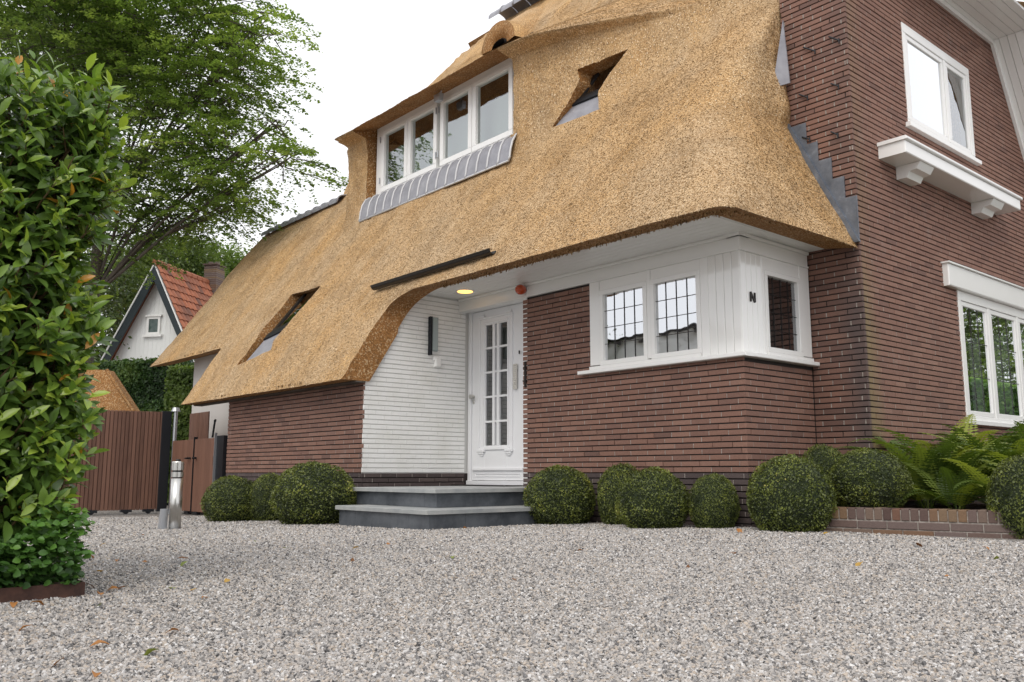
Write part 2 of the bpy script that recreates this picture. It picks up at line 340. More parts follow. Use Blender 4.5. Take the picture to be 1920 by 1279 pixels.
def scatter_stones():
    N = 520000
    u = RNG.random(N); r = 1.55 + 10.6 * u ** 1.75
    half = math.atan(1000 / 1663.); ang = YAW + (RNG.random(N) * 2 - 1) * half * 1.12
    x = r * np.cos(ang) / np.cos(ang - YAW); y = r * np.sin(ang) / np.cos(ang - YAW)
    ok = ~((x < -3.5) & (y < .98) & (x > -5.5)) & ~((y > 4.4) & (x < -6.18) & (x > -7.9)) & ~((y > 6.27) & (x > -7.1)) & ~((y > 4.95) & (x < -7.9)) & (x > -15)
    x, y, r = x[ok], y[ok], r[ok]; n = len(x)
    cube = np.array([(a, b, c) for a in (-1, 1) for b in (-1, 1) for c in (-1, 1)], float)
    v = cube[None] * (1 + .55 * (RNG.random((n, 8, 3)) - .5)) * .5
    # taper the tops to make angular chips
    v[:, 1::2, :2] *= (.45 + .5 * RNG.random((n, 1, 1)))
    s = (.0025 + .0034 * RNG.random(n) ** 1.4)[:, None] * (1 + .9 * np.clip((r - 3.5) / 6, 0, 1))[:, None]
    dim = s * np.stack([1.0 + .7 * RNG.random(n), .8 + .5 * RNG.random(n), .5 + .4 * RNG.random(n)], 1) * 1.25
    v *= dim[:, None, :] * 1.15
    q = RNG.normal(size=(n, 4)); q[:, 0] += 1.6; q /= np.linalg.norm(q, axis=1)[:, None]
    a, b, c, d = q.T
    M = np.stack([np.stack([1 - 2 * (c * c + d * d), 2 * (b * c - a * d), 2 * (b * d + a * c)], 1),
                  np.stack([2 * (b * c + a * d), 1 - 2 * (b * b + d * d), 2 * (c * d - a * b)], 1),
                  np.stack([2 * (b * d - a * c), 2 * (c * d + a * b), 1 - 2 * (b * b + c * c)], 1)], 1)
    yw = RNG.random(n) * 6.283; cz, sz = np.cos(yw), np.sin(yw)
    v = np.einsum('nij,nkj->nki', M, v)
    vx = v[:, :, 0] * cz[:, None] - v[:, :, 1] * sz[:, None]; vy = v[:, :, 0] * sz[:, None] + v[:, :, 1] * cz[:, None]
    P = np.stack([vx + x[:, None], vy + y[:, None], v[:, :, 2] + (gza(x) + s[:, 0] * (.15 + .6 * RNG.random(n)))[:, None]], 2)
    q4 = np.array([(0, 1, 3, 2), (4, 6, 7, 5), (0, 4, 5, 1), (2, 3, 7, 6), (0, 2, 6, 4), (1, 5, 7, 3)])
    F = (q4[None] + (np.arange(n) * 8)[:, None, None]).reshape(-1, 4)
    t = np.repeat(RNG.random(n), 8)
    tag(obj('gravel_stones', P.reshape(-1, 3), F, M_STONE, tone=t), 'grey, white and tan crushed gravel chips covering the drive', 'gravel', kind='stuff')
scatter_stones()

# ------------------------------------------------------------------ brickwork
CH = .0523; ZPL = .44
def bricks(mb, z0, z1, iv, off=0., depth=.012, L=.205, gap=.007, mi=0, mort=1, tone_shift=0.):
    """real courses with raked bed joints; iv(z) returns the solid stretches of that course"""
    k0 = int(round((z0 - ZPL) / CH)); k1 = int(math.floor((z1 - ZPL) / CH + 1e-6))
    for k in range(k0, k1):
        za = ZPL + k * CH; zb = za + CH
        for (a, b) in iv(za + CH / 2):
            if b - a < .01: continue
            s0 = (k % 2) * L / 2 + off + (.02 * math.sin(k * 5.1)); i = math.floor((a - s0) / L)
            while True:
                u0 = s0 + i * L; u1 = u0 + L - gap; i += 1
                if u0 >= b: break
                c0, c1 = max(u0, a), min(u1, b)
                if c1 - c0 > .008:
                    j = random.uniform(-.0018, .0018); dz = random.uniform(-.0008, .0008)
                    mb.bbox(c0, c1, za + .0095 + dz, zb - .0015 + dz, -depth - .004, j, .002, min(max(random.betavariate(4, 4) + tone_shift, 0), 1), mi)
                g0, g1 = max(u1, a), min(u1 + gap, b)
                if g1 - g0 > .002 and random.random() < .8:
                    mb.box(g0, g1, za + .010, zb - .003, -depth - .004, -.0025, 0, mort)
def back(mb, pts, n, mi=2): mb.add([(u, v, n) for u, v in pts], [list(range(len(pts)))], 0, mi)

house = thing('brick_house', 'large brown brick house with a golden thatched roof sweeping down over its white front door', 'house', (-8, 6, 0))
house_off = Vector((-8, 6, 0))
def hp(o):                                    # parent to the house, keeping world place
    o.parent = house; o.matrix_parent_inverse = Matrix.Translation(-house_off); return o
def hsub(name, label=None):                   # a part made of sub-parts: an Empty under the house
    o = bpy.data.objects.new(name, None); o.empty_display_size = .1; link(o); hp(o)
    if label: o['label'] = label
    return o
def sub(o, par): o.parent = par; return o

BM = [M_BRICK, M_MORTAR, M_JOINT]; PM = [M_PLINTH, M_MORTAR, M_JOINT]
YB, XS, XG, YC, YW, XW, YD = 6.3, -4.28, -3.76, 7.4, 5.0, -8.23, 6.45

# wing front
mb = mbf(YW); bricks(mb, ZPL, 1.50, lambda z: [(-11.78, XW)]); back(mb, [(-11.77, ZPL - .0), (XW - .012, ZPL), (XW - .012, 1.52), (-11.77, 1.52)], -.012)
hp(mb.build('wall', None, mats=BM))
mb = mbf(YW); bricks(mb, -.35, ZPL, lambda z: [(-11.78, XW)]); back(mb, [(-11.77, -.4), (XW - .012, -.4), (XW - .012, ZPL), (-11.77, ZPL)], -.012)
hp(mb.build('plinth', None, mats=PM))
# short return at the left end of the brick
# porch side wall, painted white, under the roof slope
prof = [(4.72, 1.43), (5.27, 2.31), (5.98, 3.25), (6.65, 4.20), (7.37, 5.12), (10.05, 8.9)]
PZ = np.array([p[1] for p in prof]); PY = np.array([p[0] for p in prof])
def Y0(z): return np.interp(z, PZ, PY)
def porch(z):
    if z < 1.46: return [(YW + .001, YD - .06)]
    if z > 2.46: return []
    return [(max(YW, float(Y0(z)) + .22), YD - .06)]
WM = [M_WBRICK, M_WBRICK, M_WJOINT]
mb = mbs(XW); bricks(mb, ZPL, 2.5, porch, off=.05, depth=.008, gap=.0012)
back(mb, [(YW, ZPL), (YD, ZPL), (YD, 2.5), (5.62, 2.5), (YW, 1.5)], -.009)
hp(mb.build('wall', None, mats=WM))['label'] = 'white painted brick side wall of the porch'
mb = mbs(XW); bricks(mb, .28, ZPL, lambda z: [(YW + .001, YD - .06)]); back(mb, [(YW, -.3), (YD, -.3), (YD, ZPL), (YW, ZPL)], -.012)
hp(mb.build('plinth', None, mats=PM))
# bay front and side
XBL = -7.09
def bayf(z):
    if z < 1.415: return [(XBL, XS)]
    return [(XBL, -6.065)]
mb = mbf(YB); bricks(mb, ZPL, 2.37, bayf, off=.07)
back(mb, [(XBL + .01, ZPL), (XS - .012, ZPL), (XS - .012, 1.42), (-6.07, 1.42), (-6.07, 2.36), (XBL + .01, 2.36)], -.012)
hp(mb.build('wall', None, mats=BM))
mb = mbf(YB); bricks(mb, -.35, ZPL, lambda z: [(XBL, XS)], off=.07); back(mb, [(XBL, -.4), (XS - .012, -.4), (XS - .012, ZPL), (XBL, ZPL)], -.012)
hp(mb.build('plinth', None, mats=PM))
mb = mbs(XS); bricks(mb, ZPL, 1.415, lambda z: [(YB, YC - .012)], off=.03); back(mb, [(YB + .012, ZPL), (YC, ZPL), (YC, 1.42), (YB + .012, 1.42)], -.012)
hp(mb.build('wall', None, mats=BM))
mb = mbs(XS); bricks(mb, -.35, ZPL, lambda z: [(YB, YC - .012)], off=.03); back(mb, [(YB + .012, -.4), (YC, -.4), (YC, ZPL), (YB + .012, ZPL)], -.012)
hp(mb.build('plinth', None, mats=PM))
# left reveal of the bay beside the door, toothed and white
mb = MB().frame((XBL, 0, 0), (0, -1, 0), (-1, 0, 0)); mb.box(-(YD + .1), -(YB + .004), -.3, 2.36, -.06, -.002); hp(mb.build('wall', M_WHITE))
# chimney front
XC = -4.40
mb = mbf(YC); bricks(mb, .17, 8.0, lambda z: [((XS if z < 2.45 else XC if z < 3.95 else XC - .04), XG)], off=.1, gap=.010, tone_shift=-.12)
back(mb, [(XS - .2, 0), (XG - .012, 0), (XG - .012, 8.0), (XC - .04, 8.0), (XC - .04, 3.95), (XC, 3.95), (XC, 2.4), (XS - .2, 2.4)], -.012)
hp(mb.build('chimney', None, mats=BM))
# gable wall
GW1 = (8.56, 10.20, 3.93, 5.04)               # upper window y0 y1 z0 z1
GW2 = (9.43, 13.0, .97, 2.34)
def gab(z):
    out = []
    end = 13.6 if z < 3.0 else (10.97 + (5.66 - z) / 1.64)
    if z > 5.66: return [(YC, 8.45)]
    cur = YC
    if GW1[2] < z < GW1[3]: out.append((cur, GW1[0])); cur = GW1[1]
    if GW2[2] < z < GW2[3]: out.append((cur, GW2[0])); cur = GW2[1]
    out.append((cur, end)); return out
mb = mbs(XG); bricks(mb, .17, 8.0, gab, off=.02, tone_shift=.05)
y0_, y1_, z0_, z1_ = GW1; a0, a1, b0, b1 = GW2; n_ = -.012
back(mb, [(YC + .012, 0), (13.6, 0), (13.6, b0), (YC + .012, b0)], n_); back(mb, [(YC + .012, b0), (a0, b0), (a0, b1), (YC + .012, b1)], n_)
back(mb, [(a1, b0), (13.6, b0), (13.6, b1), (a1, b1)], n_); back(mb, [(YC + .012, b1), (12.95, b1), (12.1, z0_), (YC + .012, z0_)], n_)
back(mb, [(YC + .012, z0_), (y0_, z0_), (y0_, z1_), (YC + .012, z1_)], n_); back(mb, [(y1_, z0_), (12.05, z0_), (11.35, z1_), (y1_, z1_)], n_)
back(mb, [(YC + .012, z1_), (11.35, z1_), (10.97, 5.66), (YC + .012, 5.66)], n_); back(mb, [(YC + .012, 5.66), (8.45, 5.66), (8.45, 8), (YC + .012, 8)], n_)
hp(mb.build('wall', None, mats=BM))
# chimney left cheek and far side (plain), rendered wall at the left end
mb = MB(); mb.box(XC + .001, XG - .013, 2.6, 8.0, 7.42, 8.4)
V_ = [(v[0], v[2], v[1]) for v in mb.V]; mb.V = V_; hp(mb.build('chimney', M_JOINT))
mb = mbf(5.62); mb.poly([(-14.76, -.4), (-11.76, -.4), (-11.76, 2.42), (-14.76, 2.42)], -.25, 0); hp(mb.build('wall', M_PLASTER))['label'] = 'pale grey plastered wall at the left end of the house'
mb = MB().frame((-14.76, 0, 0), (0, -1, 0), (-1, 0, 0)); mb.poly([(-9.0, -.4), (-5.87, -.4), (-5.87, 2.35), (-7.4, 4.3), (-8.9, 2.4)], -.2, .0); hp(mb.build('wall', M_PLASTER))
mb = MB().frame((-11.78, 0, 0), (0, -1, 0), (-1, 0, 0)); mb.box(-5.62, -5.01, -.4, 1.5, -.1, .0); hp(mb.build('wall', M_BRICK))
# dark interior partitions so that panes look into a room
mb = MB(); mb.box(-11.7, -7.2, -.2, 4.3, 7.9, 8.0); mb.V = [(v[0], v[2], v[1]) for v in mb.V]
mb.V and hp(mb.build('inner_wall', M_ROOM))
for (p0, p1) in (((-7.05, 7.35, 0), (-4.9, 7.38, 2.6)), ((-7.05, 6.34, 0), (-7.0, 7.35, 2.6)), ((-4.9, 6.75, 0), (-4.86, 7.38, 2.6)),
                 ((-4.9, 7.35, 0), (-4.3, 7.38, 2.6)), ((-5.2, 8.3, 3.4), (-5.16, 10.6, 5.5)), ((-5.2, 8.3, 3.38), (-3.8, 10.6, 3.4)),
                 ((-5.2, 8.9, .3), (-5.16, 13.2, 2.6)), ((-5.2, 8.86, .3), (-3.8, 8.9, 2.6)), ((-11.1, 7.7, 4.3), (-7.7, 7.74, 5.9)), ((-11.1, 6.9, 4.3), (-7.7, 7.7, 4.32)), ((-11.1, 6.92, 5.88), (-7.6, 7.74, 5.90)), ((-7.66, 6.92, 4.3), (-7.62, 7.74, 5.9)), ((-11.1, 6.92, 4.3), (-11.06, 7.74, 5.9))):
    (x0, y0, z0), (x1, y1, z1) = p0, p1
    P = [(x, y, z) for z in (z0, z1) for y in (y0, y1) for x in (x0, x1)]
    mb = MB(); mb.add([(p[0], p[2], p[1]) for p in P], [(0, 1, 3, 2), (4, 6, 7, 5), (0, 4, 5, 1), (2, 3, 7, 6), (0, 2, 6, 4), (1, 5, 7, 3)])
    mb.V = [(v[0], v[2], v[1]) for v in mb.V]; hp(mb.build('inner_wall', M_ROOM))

# ------------------------------------------------------------------ thatched roof
OFF = .33
DX0, DX1 = -11.0, -7.64                        # dormer window opening
def Yd(x, z):
    l = np.clip(-11.60 + .10 * np.clip((z - 5.4) / .1, 0, 1) - x, 0, None)
    fall = .27 * np.clip(x + 7.55, 0, None) ** 1.3              # the face swings back into the slope right of the window
    lip = .29 * np.clip(1 - (x + 7.12) / 1.7, 0, 1)
    face = 6.64 + fall - lip * np.interp(z, [5.28, 5.45, 5.5], [0, .10, 1])
    top = 6.64 + fall - lip + (z - 5.5) / .65
    return np.where(z < 5.5, face, top) + 6.0 * l
def smin(a, b, k=.22):
    h = np.clip(.5 + .5 * (b - a) / k, 0, 1); return b * (1 - h) + a * h - k * h * (1 - h)
def Ysurf(x, z):
    y = Y0(z); return np.where(z > 4.0, smin(y, Yd(x, z)), y)
def wob(p):
    v = Vector(p); return .022 * mnoise.noise(v * .9) + .013 * mnoise.noise(v * 3.1) + .007 * mnoise.noise(v * 9)

TV, TF, TM, TT = [], [], [], []
surf_cells = []
def patch(P, keep, offv, close=True):
    """P (rows, cols, 3) outer grid. keep(r,c) -> bool. offv(r,c) inner offset"""
    nr, nc = P.shape[:2]; base = len(TV)
    O = P.copy()
    for r in range(nr):
        for c in range(nc):
            w_ = wob(P[r, c]); d = offv(P[r, c]); dn = d / np.linalg.norm(d)
            O[r, c] = P[r, c] - dn * w_ * 1.6
    for r in range(nr):
        for c in range(nc): TV.append(tuple(O[r, c]))
    for r in range(nr):
        for c in range(nc): TV.append(tuple(P[r, c] + offv(P[r, c])))
    n = nr * nc; K = np.zeros((nr + 1, nc + 1), bool)
    for r in range(nr - 1):
        for c in range(nc - 1): K[r + 1, c + 1] = keep[r, c] if isinstance(keep, np.ndarray) else keep(P[r, c], P[r + 1, c + 1])
    i = lambda r, c, s=0: base + s * n + r * nc + c
    for r in range(nr - 1):
        for c in range(nc - 1):
            if not K[r + 1, c + 1]: continue
            if P[r, c, 2] > 5.44 and P[r + 1, c, 2] < 5.51 and -11.75 < P[r, c, 0] < -6.9 and P[r, c, 1] > P[r + 1, c, 1] + .1:
                b_ = len(TV); TV.extend([tuple(O[r, c]), tuple(O[r, c + 1]), tuple(O[r + 1, c + 1]), tuple(O[r + 1, c])]); TF.append((b_, b_ + 1, b_ + 2, b_ + 3)); TM.append(1)
            else: TF.append((i(r, c), i(r, c + 1), i(r + 1, c + 1), i(r + 1, c))); TM.append(0)
            surf_cells.append((O[r, c], O[r, c + 1], O[r + 1, c + 1], O[r + 1, c]))
            TF.append((i(r, c, 1), i(r + 1, c, 1), i(r + 1, c + 1, 1), i(r, c + 1, 1))); TM.append(1)
            def rim(p, q):
                b_ = len(TV); TV.extend([tuple(O[p]), tuple(O[q]), tuple(P[q] + offv(P[q])), tuple(P[p] + offv(P[p]))]); TF.append((b_ + 1, b_, b_ + 3, b_ + 2)); TM.append(1)
            if not K[r, c + 1]: rim((r, c), (r, c + 1))
            if not (K[r + 2, c + 1] if r + 2 <= nr - 1 else False): rim((r + 1, c + 1), (r + 1, c))
            if not K[r + 1, c]: rim((r + 1, c), (r, c))
            if not (K[r + 1, c + 2] if c + 2 <= nc - 1 else False): rim((r, c + 1), (r + 1, c + 1))
            continue
            if not K[r, c + 1]: TF.append((i(r, c), i(r, c, 1), i(r, c + 1, 1), i(r, c + 1))); TM.append(1)
            if not K[r + 2 if r + 2 <= nr else r, c + 1] if r + 2 <= nr else True: TF.append((i(r + 1, c), i(r + 1, c + 1), i(r + 1, c + 1, 1), i(r + 1, c, 1))); TM.append(1)
            if not K[r + 1, c]: TF.append((i(r, c), i(r + 1, c), i(r + 1, c, 1), i(r, c, 1))); TM.append(1)
            if not (K[r + 1, c + 2] if c + 2 <= nc else False): TF.append((i(r, c + 1), i(r, c + 1, 1), i(r + 1, c + 1, 1), i(r + 1, c + 1))); TM.append(1)
def steps_(keys, d):
    out = [keys[0]]
    for a, b in zip(keys, keys[1:]):
        k = max(1, int(round((b - a) / d))); out += list(np.linspace(a, b, k + 1)[1:])
    return np.array(out)
def offy(p):
    return np.array([0, OFF, .05 if 2.0 < p[2] < 3.0 else .0])
def grid(xa, za):                              # xa (c), za (r, c)
    X = np.broadcast_to(xa, za.shape); return np.stack([X, Ysurf(X, za), za], 2)
Z1 = 3.10
SK1 = (-11.72, -10.80, 1.95, 3.03); SK2 = (-7.13, -6.44, 4.50, 5.56)
def inr(a, b, q): return q[0] - 1e-4 <= a[0] and b[0] <= q[1] + 1e-4 and q[2] - 1e-4 <= a[2] and b[2] <= q[3] + 1e-4
# P0: the higher eave at the left end
xa = steps_([-15.93, -12.8], .06); zr = steps_([2.31, Z1], .055)
patch(grid(xa, np.repeat(zr[:, None], len(xa), 1)), lambda a, b: True, offy)
def proj(p):
    v = np.asarray(p) - CAM; w_ = v @ FWD; return CX + FPX * (v @ RGT) / w_, CY - FPX * (v @ UPV) / w_
def inpoly(pt, poly):
    x, y = pt; c = False
    for i in range(len(poly)):
        (x0, y0), (x1, y1) = poly[i - 1], poly[i]
        if (y0 > y) != (y1 > y) and x < (x1 - x0) * (y - y0) / (y1 - y0) + x0: c = not c
    return c
# P1: wing catslide, with the slanted slot of the low skylight
def surfhit(px, py):
    d = ray(px, py); lo, hi = 4.5 / d[1], 9.0 / d[1]
    for _ in range(50):
        t = (lo + hi) / 2; p = CAM + d * t
        if p[1] > float(Ysurf(np.array([p[0]]), np.array([p[2]]))[0]): hi = t
        else: lo = t
    return CAM + d * lo
def snap(P, poly, keep):
    """slide the grid points along a slot onto its outline so that the cut edge is clean"""
    nr, nc = P.shape[:2]; K = np.ones((nr - 1, nc - 1), bool); pl_ = np.array(poly, float)
    for r in range(nr - 1):
        for c in range(nc - 1): K[r, c] = keep(P[r, c], P[r + 1, c + 1])
    Q = P.copy()
    for r in range(1, nr - 1):
        for c in range(1, nc - 1):
            k = K[r - 1:r + 1, c - 1:c + 1]
            if k.all() or not k.any(): continue
            p = np.array(proj(P[r, c])); best = None
            if p[0] < pl_[:, 0].min() - 8 or p[0] > pl_[:, 0].max() + 8 or p[1] < pl_[:, 1].min() - 8 or p[1] > pl_[:, 1].max() + 8: continue
            for i in range(len(pl_)):
                a_, b_ = pl_[i - 1], pl_[i]; t = np.clip(((p - a_) @ (b_ - a_)) / ((b_ - a_) @ (b_ - a_)), 0, 1); q = a_ + t * (b_ - a_); dd = np.linalg.norm(q - p)
                if best is None or dd < best[0]: best = (dd, q)
            if best[0] < 5: Q[r, c] = surfhit(*best[1])
    return Q, K
SLOT1 = [(445, 686), (508, 656), (513, 638), (603, 536), (546, 552), (500, 610)]
xa = np.concatenate([steps_([-12.8, -11.85], .05)[:-1], steps_([-11.85, -10.3], .016)[:-1], steps_([-10.3, -8.2], .05)])
zr = np.concatenate([steps_([1.43, 1.85], .05)[:-1], steps_([1.85, Z1], .016)])
def off1(p):
    return np.array([0, .36, 0.]) if -11.95 < p[0] < -10.2 and 1.8 < p[2] < Z1 - .02 else offy(p)
Gq, Kq = snap(grid(xa, np.repeat(zr[:, None], len(xa), 1)), SLOT1, lambda a, b: not (-11.9 < a[0] < -10.2 and a[2] > 1.8 and inpoly(proj((a + b) / 2), SLOT1)))
patch(Gq, Kq, off1)
# P2: over the porch, with the arch corner, to the bay corner
def ze(x):
    t = np.clip((x + 8.2) / .42, 0, 1); return 2.12 + .33 * np.sqrt(np.clip(1 - (1 - t) ** 2, 0, 1)) + 0 * x
xa = np.concatenate([-8.2 + .42 * (1 - np.cos(np.linspace(0, math.pi / 2, 12)[:-1] )) , steps_([-7.78, -4.95], .05)])
s_ = np.linspace(0, 1, 15)[:, None]; za = ze(xa)[None] * (1 - s_) + Z1 * s_
patch(grid(xa, za), lambda a, b: True, offy)
# P3: upper wing and main slope
def XL(z): return np.interp(z, [3.1, 5.12, 5.13, 6.0, 6.85, 7.5, 8.4, 8.9], [-15.93, -15.93, -13.0, -13.7, -14.2, -13.55, -12.9, -12.0])
xa = steps_([-15.93, -13.0], .07); zr = steps_([Z1, 5.12], .06)
patch(grid(xa, np.repeat(zr[:, None], len(xa), 1)), lambda a, b: True, offy)
def offd(p):
    o = offy(p)
    if -7.9 < p[0] < -6.0 and 4.4 < p[2] < 5.7: o = np.array([0, .36, 0.])
    if DX0 - .35 < p[0] < DX1 + .1 and 5.40 < p[2] < 5.9:
        o = np.array([0, .52, .14])
    return o
def keep3(a, b):
    if DX0 - 1e-4 <= a[0] and b[0] <= DX1 + 1e-4 - max(0, 4.5 - a[2]) * .42 and 4.16 - 1e-4 <= a[2] and b[2] <= 5.50 + 1e-4: return False
    if a[2] > 8.2 and a[0] < float(XL(a[2])): return False
    return not (-7.8 < a[0] < -5.8 and 4.3 < a[2] < 6 and inpoly(proj((a + b) / 2), SLOT))
SLOT = [(1036, 240), (1124, 205), (1125, 172), (1150, 132), (1180, 92), (1084, 131), (1088, 152), (1070, 188)]
xs3 = np.concatenate([steps_([-13.0, -11.75], .05)[:-1], steps_([-11.75, -11.4], .03)[:-1], steps_([-11.4, DX0, DX1], .05)[:-1], steps_([DX1, -6.0], .016)[:-1], steps_([-6.0, -4.95], .05)])
zs3 = np.concatenate([steps_([Z1, 4.16, 4.40], .05)[:-1], steps_([4.40, 5.45, 5.50, 5.6], .017)[:-1], steps_([5.6, 6.2], .05)[:-1], steps_([6.2, 8.9], .09)])
Zg = np.repeat(zs3[:, None], len(xs3), 1); Xg = np.broadcast_to(xs3[None], Zg.shape)
Gq, Kq = snap(np.stack([Xg, Ysurf(Xg, Zg), Zg], 2), SLOT, keep3)
patch(Gq, Kq, offd)
# left strip of the main slope between the wing ridge and 6.2
zr = steps_([5.12, 6.2, 8.25], .09); Pg = np.zeros((len(zr), 9, 3))
for r_, z_ in enumerate(zr):
    x_ = np.linspace(float(XL(max(z_, 5.14))) - .001, -13.0, 9); Pg[r_, :, 0] = x_; Pg[r_, :, 2] = z_; Pg[r_, :, 1] = Ysurf(x_, np.full_like(x_, z_))
patch(Pg, lambda a, b: True, offy)
# P4: round the bay corner to the chimney
def XSd(z): return np.interp(z, [2.45, 3.78, 4.2, 8.9], [-3.76, -4.42, -4.44, -4.44])
zr = steps_([2.45, 6.2, 8.9], .055); nb = 40; Pg = np.zeros((len(zr), nb, 3)); Dg = {}
for r_, z_ in enumerate(zr):
    yf = float(Ysurf(np.array([-4.95]), np.array([z_]))[0]); xs_ = float(XSd(z_)); Rr = float(np.interp(z_, [2.45, 3.5, 4.0, 4.8], [.18, .5, .42, .10]))
    yend = max(YC - .015 if z_ < 3.8 else YC + .06, yf + Rr + .01) if z_ < 5.2 else yf + Rr + .02
    pts = [(-4.95, yf)]; 
    xa_ = max(xs_ - Rr, -4.93)
    pts.append((xa_, yf))
    Rx = xs_ - xa_; Ry = Rr
    for t in np.linspace(0, math.pi / 2, 14)[1:]: pts.append((xa_ + Rx * math.sin(t), yf + Ry * (1 - math.cos(t))))
    pts.append((xs_, yend)); pts = np.array(pts)
    sl_ = np.r_[0, np.cumsum(np.linalg.norm(np.diff(pts, axis=0), axis=1))]; t = np.linspace(0, sl_[-1], nb)
    Pg[r_, :, 0] = np.interp(t, sl_, pts[:, 0]); Pg[r_, :, 1] = np.interp(t, sl_, pts[:, 1]); Pg[r_, :, 2] = z_
    tt = np.linspace(0, 1, nb); bl = .08 * np.interp(z_, [3.74, 3.92, 4.1, 4.6], [0, 1, .6, 0]) * np.clip((tt - .5) / .35, 0, 1) ** 1.5
    g = np.gradient(Pg[r_, :, :2], axis=0); g /= np.linalg.norm(g, axis=1)[:, None] + 1e-9
    Pg[r_, :, 0] += g[:, 1] * bl * np.clip((1 - tt) / .12, .25, 1); Pg[r_, :, 1] -= g[:, 0] * bl
    g = np.gradient(Pg[r_, :, :2], axis=0); g /= np.linalg.norm(g, axis=1)[:, None] + 1e-9
    for c_ in range(nb): Dg[tuple(Pg[r_, c_])] = np.array([-g[c_, 1] * OFF, g[c_, 0] * OFF, .05])
patch(Pg, lambda a, b: True, lambda p: Dg[tuple(p)])
# back slopes
for (xa0, xa1, yr, zrid) in ((-15.93, -13.0, 7.37, 5.12), (-12.9, -4.4, 10.05, 8.9)):
    xa = steps_([xa0, xa1], .4); zr = np.linspace(zrid, 2.6, 12); Pg = np.zeros((12, len(xa), 3))
    Pg[:, :, 0] = xa[None]; Pg[:, :, 2] = zr[:, None]; Pg[:, :, 1] = yr + (zrid - zr[:, None]) / 1.38
    patch(Pg[:, ::-1], lambda a, b: True, lambda p: np.array([0, -.03, -.03]))
roof = obj('roof', np.array(TV), TF, None, smooth=True, mats=[M_THATCH, M_CUT], midx=TM)
roof.data.polygons.foreach_set('use_smooth', np.array([mi == 0 for mi in TM] + [True] * (len(roof.data.polygons) - len(TM)))[:len(roof.data.polygons)])
roof['label'] = 'golden reed thatch'
hp(roof)

def reeds():
    C = np.array(surf_cells); n = len(C)
    ctr = C.mean(1); dist = np.linalg.norm(ctr - CAM, axis=1)
    area = np.linalg.norm(np.cross(C[:, 1] - C[:, 0], C[:, 3] - C[:, 0]), axis=1)
    vis = (ctr[:, 1] < 9.5)
    w_ = area * vis / np.clip(dist, 6, 40) ** 1.2; w_ /= w_.sum()
    N = 200000; idx = RNG.choice(n, N, p=w_); a, b = RNG.random(N), RNG.random(N)
    c0, c1, c2, c3 = (C[idx, k] for k in range(4))
    P = c0 * ((1 - a) * (1 - b))[:, None] + c1 * (a * (1 - b))[:, None] + c2 * (a * b)[:, None] + c3 * ((1 - a) * b)[:, None]
    ux = c1 - c0; ux /= np.linalg.norm(ux, axis=1)[:, None] + 1e-9; up = c3 - c0; up /= np.linalg.norm(up, axis=1)[:, None] + 1e-9
    nn = np.cross(ux, up); nn /= np.linalg.norm(nn, axis=1)[:, None] + 1e-9
    th = RNG.normal(0, .13, N); d = -up * np.cos(th)[:, None] + ux * np.sin(th)[:, None]
    s = np.cross(d, nn); L = .014 + .018 * RNG.random(N); W = .0026 + .0022 * RNG.random(N)
    lift = .002 + .004 * RNG.random(N)
    A = P - d * (L / 2)[:, None] - nn * .004; B = P + d * (L / 2)[:, None] + nn * lift[:, None]
    V = np.stack([A - s * W[:, None] * .6, A + s * W[:, None] * .6, B + s * W[:, None], B - s * W[:, None], B - nn * .012], 1)
    q = np.array([(0, 1, 2, 3), (3, 2, 4, 4)])
    k5 = np.arange(N) * 5
    F1 = np.stack([k5, k5 + 1, k5 + 2, k5 + 3], 1); F2 = np.stack([k5 + 3, k5 + 2, k5 + 4], 1)
    F = [tuple(f) for f in F1.tolist()] + [tuple(f) for f in F2.tolist()]
    t = np.repeat(RNG.random(N), 5)
    o = obj('reed_ends', V.reshape(-1, 3), F, M_REED, tone=t); sub(o, roof)
reeds()
def fringe(pts, dvec, n, ln=.03, name='reed_fringe'):
    """short uneven reed ends hanging along an eave line"""
    V, F, T = [], [], []
    pts = np.array(pts, float); sl_ = np.r_[0, np.cumsum(np.linalg.norm(np.diff(pts, axis=0), axis=1))]
    for _ in range(n):
        t = random.random() * sl_[-1]; p = np.array([np.interp(t, sl_, pts[:, k]) for k in range(3)])
        q = p + np.array(dvec) * random.random() ; a = random.uniform(0, 6.28); w_ = .003 + .003 * random.random()
        h = ln * random.random() ** 2
        dx = np.array([math.cos(a) * w_, math.sin(a) * w_, 0]); tip = q + np.array([random.gauss(0, .006), -.3 * h + random.gauss(0, .006), -h])
        b = len(V); V += [q - dx + (0, 0, .03), q + dx + (0, 0, .03), tip + dx, tip - dx]; F.append((b, b + 1, b + 2, b + 3)); T += [random.random() * .6] * 4
    sub(obj(name, np.array(V), F, M_REED, tone=T), roof)
fringe([(-12.8, 4.74, 1.45), (-8.22, 4.74, 1.45)], (0, .3, 0), 2600, .014)
fringe([(-7.7, 5.40, 2.46), (-4.1, 5.40, 2.46), (-3.86, 5.6, 2.46), (-3.78, 7.3, 2.46)], (-.02, .3, .03), 3600, .018)
fringe([(-15.93, 5.28, 2.33), (-12.8, 5.28, 2.33)], (0, .3, .04), 900, .014)
